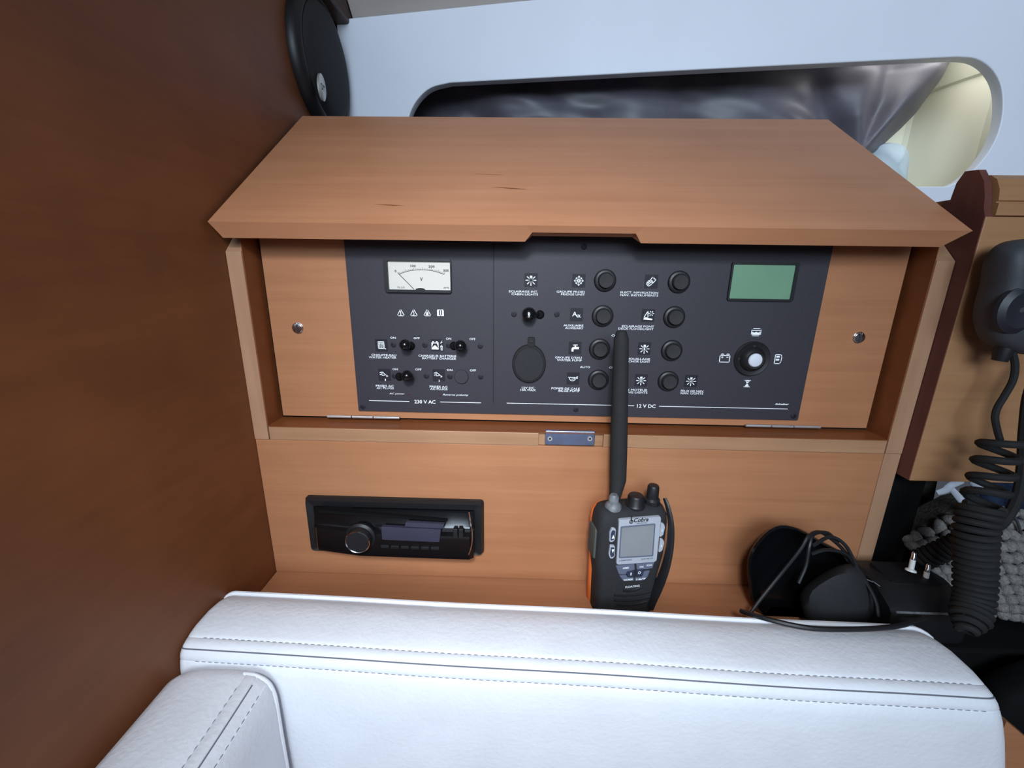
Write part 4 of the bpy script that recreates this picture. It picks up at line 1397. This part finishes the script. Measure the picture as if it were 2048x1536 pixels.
rows = [[bl_pt(i / 18, j / 10) for i in range(19)] for j in range(11)]
mb = MB()
mb.grid(rows)
back = [[Vector((p.x + 0.002, p.y + 0.022, max(0.0, p.z))) for p in rows[k]] for k in (10, 0)]
mb.grid([rows[10], back[0], back[1], rows[0]])
mb.obj('backing', M['yarn_dark'], bl, angle=80)
mb = MB()
nc, nr = 13, 11
for i in range(nc):
    for j in range(nr):
        u, v = (i + 0.5) / nc, (j + 0.4) / nr
        for sg in (-1, 1):
            jit = random.uniform(-0.15, 0.15)
            a0 = bl_pt(u + sg * 0.004, v - 0.45 / nr, 0.0006)
            a1 = bl_pt(u + sg * (0.42 + 0.1 * jit) / nc, v + 0.55 / nr, 0.0018)
            mid = a0.lerp(a1, 0.5)
            mid = mid + Vector((-0.1, -0.85, 0.45)).normalized() * (0.0045 + 0.0015 * jit)
            mb.tube([a0, a0.lerp(mid, 0.6), mid, a1.lerp(mid, 0.5), a1], [0.0018, 0.0048, 0.0056, 0.0048, 0.0018], 8)
o = mb.obj('knit_stitches', M['yarn'], bl, angle=80)
o['kind'] = 'stuff'

fe = thing('blanket_shade_bundle', 'dark grey brown felt bundle in the shade behind the pins', 'bundle', (0.45, 0.42, 0.0))  # added bundle for the blanket's shaded end, shade put into its colour
rings = []
for k, (z, r) in enumerate(((0.0004, 0.9), (0.02, 1.0), (0.06, 1.0), (0.10, 0.92), (0.122, 0.7), (0.130, 0.3))):
    rings.append([Vector((0.468 + 0.034 * r * math.cos(t) * (1 + 0.12 * noise.noise(Vector((math.cos(t) * 2, math.sin(t) * 2, z * 30)))), 0.482 + 0.028 * r * math.sin(t), z)) for t in [2 * math.pi * i / 24 for i in range(24)]])
MB().loft(rings).obj('shade_bundle_body', M['yarn_dark'], fe, angle=80)

nv = thing('navy_jacket', 'crumpled navy jacket tucked above the knitted blanket', 'jacket', (0.52, 0.42, 0.12))
rows = []
for j in range(15):
    row = []
    for i in range(25):
        u, v = i / 24, j / 14
        px_, py_ = 1958 + 150 * u - 20 * v, 1052 - 95 * v + 30 * (1 - v) * u
        n_ = noise.noise(Vector((u * 4.2, v * 3.1, 4.4)))
        r_ = 0.016 * math.sin(math.pi * v) + 0.012 * abs(n_)
        row.append(at_y(px_, py_, 0.398 - r_ + 0.02 * (1 - u)))
    rows.append(row)
o = MB().grid(rows).obj('jacket_cloth', M['navy'], nv, angle=80)
md = o.modifiers.new('thickness', 'SOLIDIFY')
md.thickness = 0.006
md.offset = -1
pts = [at_y(*p) for p in ((2018, 1018, 0.374), (2030, 1035, 0.372), (2038, 1052, 0.372), (2042, 1068, 0.372))]
MB().tube(smooth_path(pts, 4), 0.0012, 6).obj('jacket_seam', M['mic'], nv)

ws = thing('white_strap', 'crumpled white strap hanging under the locker', 'strap', (0.45, 0.385, 0.12))
for path, w0 in (([(1874, 986, .395), (1892, 980, .393), (1904, 970, .392), (1926, 962, .392)], 0.0036),
                 ([(1902, 976, .3925), (1914, 990, .390), (1928, 1006, .388), (1948, 1022, .386)], 0.0030),
                 ([(1944, 962, .392), (1958, 972, .388), (1972, 976, .386), (1984, 974, .386)], 0.0048)):
    P = smooth_path([at_y(*p) for p in path], 5)
    n_ = len(P)
    MB().tube(P, [w0 * (0.55 + 0.45 * math.sin(math.pi * (0.12 + 0.8 * i / (n_ - 1)))) for i in range(n_)], 8, sx=0.4).obj('strap_end', M['strap'], ws)

bb = thing('soft_black_shape', 'soft black shape filling the corner below the knitted blanket', 'bag', (0.53, 0.2945, -0.15))  # soft black rounded volume filling the corner
rings = []
for z, k in ((-0.20, 0.85), (-0.15, 1.0), (-0.06, 1.02), (-0.012, 0.97), (0.004, 0.80), (0.008, 0.35)):
    ring = []
    for i in range(32):
        t = 2 * math.pi * i / 32
        cx_, sx_ = math.cos(t), math.sin(t)
        ex = 0.55
        xx = 0.530 + 0.122 * k * math.copysign(abs(cx_) ** ex, cx_)
        yy = 0.2945 + 0.0205 * k * math.copysign(abs(sx_) ** ex, sx_)
        ring.append(Vector((xx, yy, z + 0.006 * noise.noise(Vector((xx * 18, yy * 18, z * 18))))))
    rings.append(ring)
MB().loft(rings).obj('soft_shape_body', M['blk_deep'], bb, angle=80)

# ------------------------------------------------------------------ satin cloth and pale cloth in the recess
sat = thing('satin_cloth', 'dark grey satin cloth bunched up inside the opening of the white cabin side', 'cloth', WH.p(0.4, zb, -0.06))
G = WH.px(1742, 300, -0.05)


def xr_at(y):
    tab = ((60, 1972), (120, 1934), (160, 1908), (200, 1884), (230, 1858), (260, 1826), (282, 1800), (300, 1762), (330, 1748), (400, 1740))
    for (y0, x0_), (y1, x1_) in zip(tab, tab[1:]):
        if y <= y1:
            return x0_ + (x1_ - x0_) * (y - y0) / (y1 - y0)
    return tab[-1][1]


rows = []
NR, NC = 46, 150
for j in range(NR + 1):
    y = 78 + (330 - 78) * j / NR
    row = []
    for i in range(NC + 1):
        u = i / NC
        x = 770 + (xr_at(y) - 770) * u
        yy = y + (1 - u) * 45
        a_, b_ = WH.px(x, yy, -0.05)
        da, db = a_ - G[0], b_ - G[1]
        ang = math.atan2(db, da)
        rad = math.hypot(da, db)
        near = math.exp(-(rad / 0.20) ** 2)
        fold = (0.009 + 0.012 * noise.noise(Vector((ang * 1.7, 7.7, 0)))) * math.sin(ang * 7 + 1.0 + 2.2 * noise.noise(Vector((ang * 1.6, rad * 9, 0)))) * min(1, rad / 0.05) * near
        q = Vector((a_ * 9, b_ * 20 + a_ * 3, 2.3))
        rid = noise.noise(q) * 1.3
        rid2 = noise.noise(q * 2.3 + Vector((3, 1, 0)))
        d_ = -0.055 + fold + (1 - near) * (0.016 * rid + 0.005 * rid2) - 0.018 * near
        d_ -= 0.03 * max(0, (b_ - G[1] - 0.10)) / 0.1
        d_ -= 0.02 * max(0.0, (u - 0.96) / 0.04) ** 2
        row.append(WH.p(a_, b_, min(-0.02, d_)))
    rows.append(row)
o = MB().grid(rows).obj('cloth_sheet', M['satin'], sat, angle=180)
md = o.modifiers.new('thickness', 'SOLIDIFY')
md.thickness = 0.002
md.offset = -1
pc = thing('pale_cloth', 'pale blue cloth peeping out under the dark satin cloth', 'cloth', WH.p(*WH.px(1790, 330, -0.06), -0.06))
rings = []
for k, d_ in ((0.3, -0.118), (0.9, -0.114), (1.0, -0.104), (0.9, -0.094), (0.5, -0.088), (0.1, -0.086)):
    ring = []
    for x, y in ((1740, 300), (1762, 288), (1790, 284), (1808, 292), (1816, 315), (1815, 345), (1808, 372), (1790, 386), (1760, 386), (1740, 350)):
        cx_, cy_ = 1778, 335
        a_, b_ = WH.px(cx_ + (x - cx_) * k, cy_ + (y - cy_) * k, -0.10)
        ring.append(WH.p(a_, max(b_, zb - 0.008), d_ + 0.008 * noise.noise(Vector((a_ * 60, b_ * 60, 0)))))
    rings.append(sm(ring))
MB().loft(rings).obj('cloth_fold', M['pale'], pc, angle=80)

# ------------------------------------------------------------------ seat cushions


def f_at(x):
    return 0.2490 - 0.030 * x


def b_at(x):
    return 0.3205 - 0.025 * x


def back_profile(x, k=1.0):
    f_, b_ = f_at(x), b_at(x)
    sag = 0.0012 * noise.noise(Vector((x * 7, 0.3, 0)))
    pts = [(b_, -0.285), (b_, 0.018), (b_ - 0.0006, 0.026), (b_ - 0.003, 0.0312), (b_ - 0.007, 0.0345), (b_ - 0.0095, 0.0348), (b_ - 0.012, 0.0365), (b_ - 0.020, 0.0395), (b_ - 0.032, 0.0412), (f_ + 0.022, 0.0408), (f_ + 0.0150, 0.0394),
           (f_ + 0.0126, 0.0386), (f_ + 0.0119, 0.0379), (f_ + 0.0112, 0.0382), (f_ + 0.0080, 0.0370), (f_ + 0.0052, 0.0358), (f_ + 0.0044, 0.0343), (f_ + 0.0036, 0.0345), (f_ + 0.0014, 0.0320), (f_ + 0.0002, 0.0282), (f_ + 0.0006, 0.0272), (f_ - 0.0003, 0.0263),
           (f_ - 0.0022, 0.018), (f_ - 0.0035, 0.0), (f_ - 0.0035, -0.05), (f_, -0.20), (f_ + 0.004, -0.285)]
    cy_, cz_ = (f_ + b_) / 2, -0.05
    return [(cy_ + (yy - cy_) * k, cz_ + (zz - cz_) * (1 - (1 - k) * 0.28) + sag) for yy, zz in pts]


bx0, bx1 = -0.2672, 0.3500
rows = []
for i in range(6):
    t = math.pi / 2 * i / 5
    rows.append((bx0 + 0.012 * (1 - math.sin(t)), 1 - 0.34 * (1 - math.sin(t)) if False else 0.66 + 0.34 * math.sin(t)))
rows = [(bx0 + 0.008 * (1 - math.cos(math.pi / 2 * i / 5)), 0.80 + 0.20 * math.sin(math.pi / 2 * i / 5)) for i in range(6)]
rows += [(bx0 + 0.008 + (bx1 - bx0 - 0.022) * i / 60, 1.0) for i in range(1, 60)]
rows += [(bx1 - 0.014 * (1 - math.cos(math.pi / 2 * i / 5)), 0.70 + 0.30 * math.sin(math.pi / 2 * i / 5)) for i in range(5, -1, -1)]
bk = thing('seat_back_cushion', 'white leather seat back cushion with double stitched seam in front of the shelf', 'cushion', (0.04, 0.28, -0.285))


def bulge(x, zz):
    w = max(0.0, min(1.0, (x - 0.24) / 0.11))
    return x + w * w * 0.034 * max(0.0, min(1.0, (0.036 - zz) / 0.10))


MB().loft([[Vector((bulge(x, zz), yy, zz)) for yy, zz in back_profile(x, k)] for x, k in rows]).obj('cover', M['leather'], bk, angle=50)
brows = rows
xs = [bx0 + 0.012 + (bx1 - bx0 - 0.024) * i / 80 for i in range(81)]


def on_back(x, idx, k=1.0):
    yy, zz = back_profile(x, k)[idx]
    return Vector((bulge(x, zz), yy, zz))


MB().tube([on_back(x, 16, k) for x, k in brows[2:-2]], 0.0007, 6).obj('seam', M['seam'], bk)
MB().tube([on_back(x, 4, k) + Vector((0, 0.0, 0.0004)) for x, k in brows[1:-1]], 0.0022, 8).obj('piping', M['leather_fold'], bk)
for idx in (12, 20):
    mb = MB()
    x = bx0 + 0.016
    while x < bx1 - 0.016:
        a_, b_ = on_back(x, idx), on_back(x + 0.0036, idx)
        up = Vector((0, -0.0002, 0.0003))
        mb.tube([a_ - up, a_.lerp(b_, 0.5) + up, b_ - up], 0.00042, 5)
        x += 0.0052
    o = mb.obj('stitching', M['thread'], bk)
    o['kind'] = 'stuff'

sc_ = thing('side_cushion', 'white leather side cushion running along the bulkhead towards the viewer', 'cushion', (-0.224, 0.05, -0.285))


def side_prof(y, k=1.0):
    sag = 0.0012 * noise.noise(Vector((y * 12, 5.1, 0)))
    pts = [(-0.2668, -0.285), (-0.2668, 0.004), (-0.2650, 0.016), (-0.2605, 0.0245), (-0.254, 0.0285), (-0.240, 0.0312), (-0.218, 0.0320), (-0.2035, 0.0314), (-0.2026, 0.0306), (-0.2018, 0.0312), (-0.1945, 0.0300), (-0.1938, 0.0288), (-0.1930, 0.0290), (-0.1880, 0.0250), (-0.1874, 0.0238), (-0.1866, 0.0236), (-0.1832, 0.0160), (-0.1818, 0.002), (-0.1812, -0.05), (-0.181, -0.285)]
    cx_, cz_ = -0.224, -0.05
    return [(cx_ + (xx - cx_) * k, cz_ + (zz - cz_) * (1 - (1 - k) * 0.2) + sag) for xx, zz in pts]


ye = 0.2500
rows = [(-0.16 + (ye - 0.010 + 0.16) * i / 40, 1.0) for i in range(41)]
rows += [(ye - 0.010 * (1 - math.sin(math.pi / 2 * i / 5)), 0.78 + 0.22 * math.cos(math.pi / 2 * i / 5)) for i in range(1, 6)]
MB().loft([[Vector((xx, y, zz)) for xx, zz in side_prof(y, k)] for y, k in rows]).obj('cover', M['leather'], sc_, angle=50)


def on_side(y, idx):
    xx, zz = side_prof(y)[idx]
    return Vector((xx, y, zz))


ys = [-0.15 + (ye - 0.012 + 0.15) * i / 60 for i in range(61)]
MB().tube([on_side(y, 11) for y in ys], 0.0007, 6).obj('seam', M['seam'], sc_)
for idx in (8, 14):
    mb = MB()
    y = 0.0
    while y < ye - 0.016:
        a_, b_ = on_side(y, idx), on_side(y + 0.0036, idx)
        up = Vector((0.0001, 0, 0.0003))
        mb.tube([a_ - up, a_.lerp(b_, 0.5) + up, b_ - up], 0.00042, 5)
        y += 0.0055
    o = mb.obj('stitching', M['thread'], sc_)
    o['kind'] = 'stuff'
pp = [(-0.205, ye - 0.004, 0.0300), (-0.196, ye - 0.004, 0.0285), (-0.188, ye - 0.004, 0.0225), (-0.1835, ye - 0.005, 0.012), (-0.1825, ye - 0.006, -0.004), (-0.182, ye - 0.007, -0.03), (-0.182, ye - 0.007, -0.10)]
MB().tube(smooth_path(pp, 5), 0.0017, 8).obj('piping', M['leather_fold'], sc_)

# ------------------------------------------------------------------ bench under it all
bn = thing('seat_bench', 'teak bench front just visible right of the seat back cushion', 'bench', (0.2, 0.2, -0.6))
MB().box(X_WALL + 0.0005, 1.30, -0.20, 0.30, -0.31, -0.287, 0.002).obj('bench_top', M['wood_x'], bn, smooth=False)
MB().box(X_WALL + 0.0005, 1.30, 0.0, 0.28, -0.5995, -0.3105).obj('bench_box', M['wood_x'], bn, smooth=False)
e0, e1 = at_y(2002, 1432, 0.262), at_y(2130, 1540, 0.262)
MB().prism([(e0.x, 0.258, e0.z), (e1.x, 0.258, e1.z), (e1.x, 0.258, -0.2865), (e0.x, 0.258, -0.2865)], [(e0.x, 0.270, e0.z), (e1.x, 0.270, e1.z), (e1.x, 0.270, -0.2865), (e0.x, 0.270, -0.2865)]).obj('bench_end', M['wood_x'], bn, smooth=False)
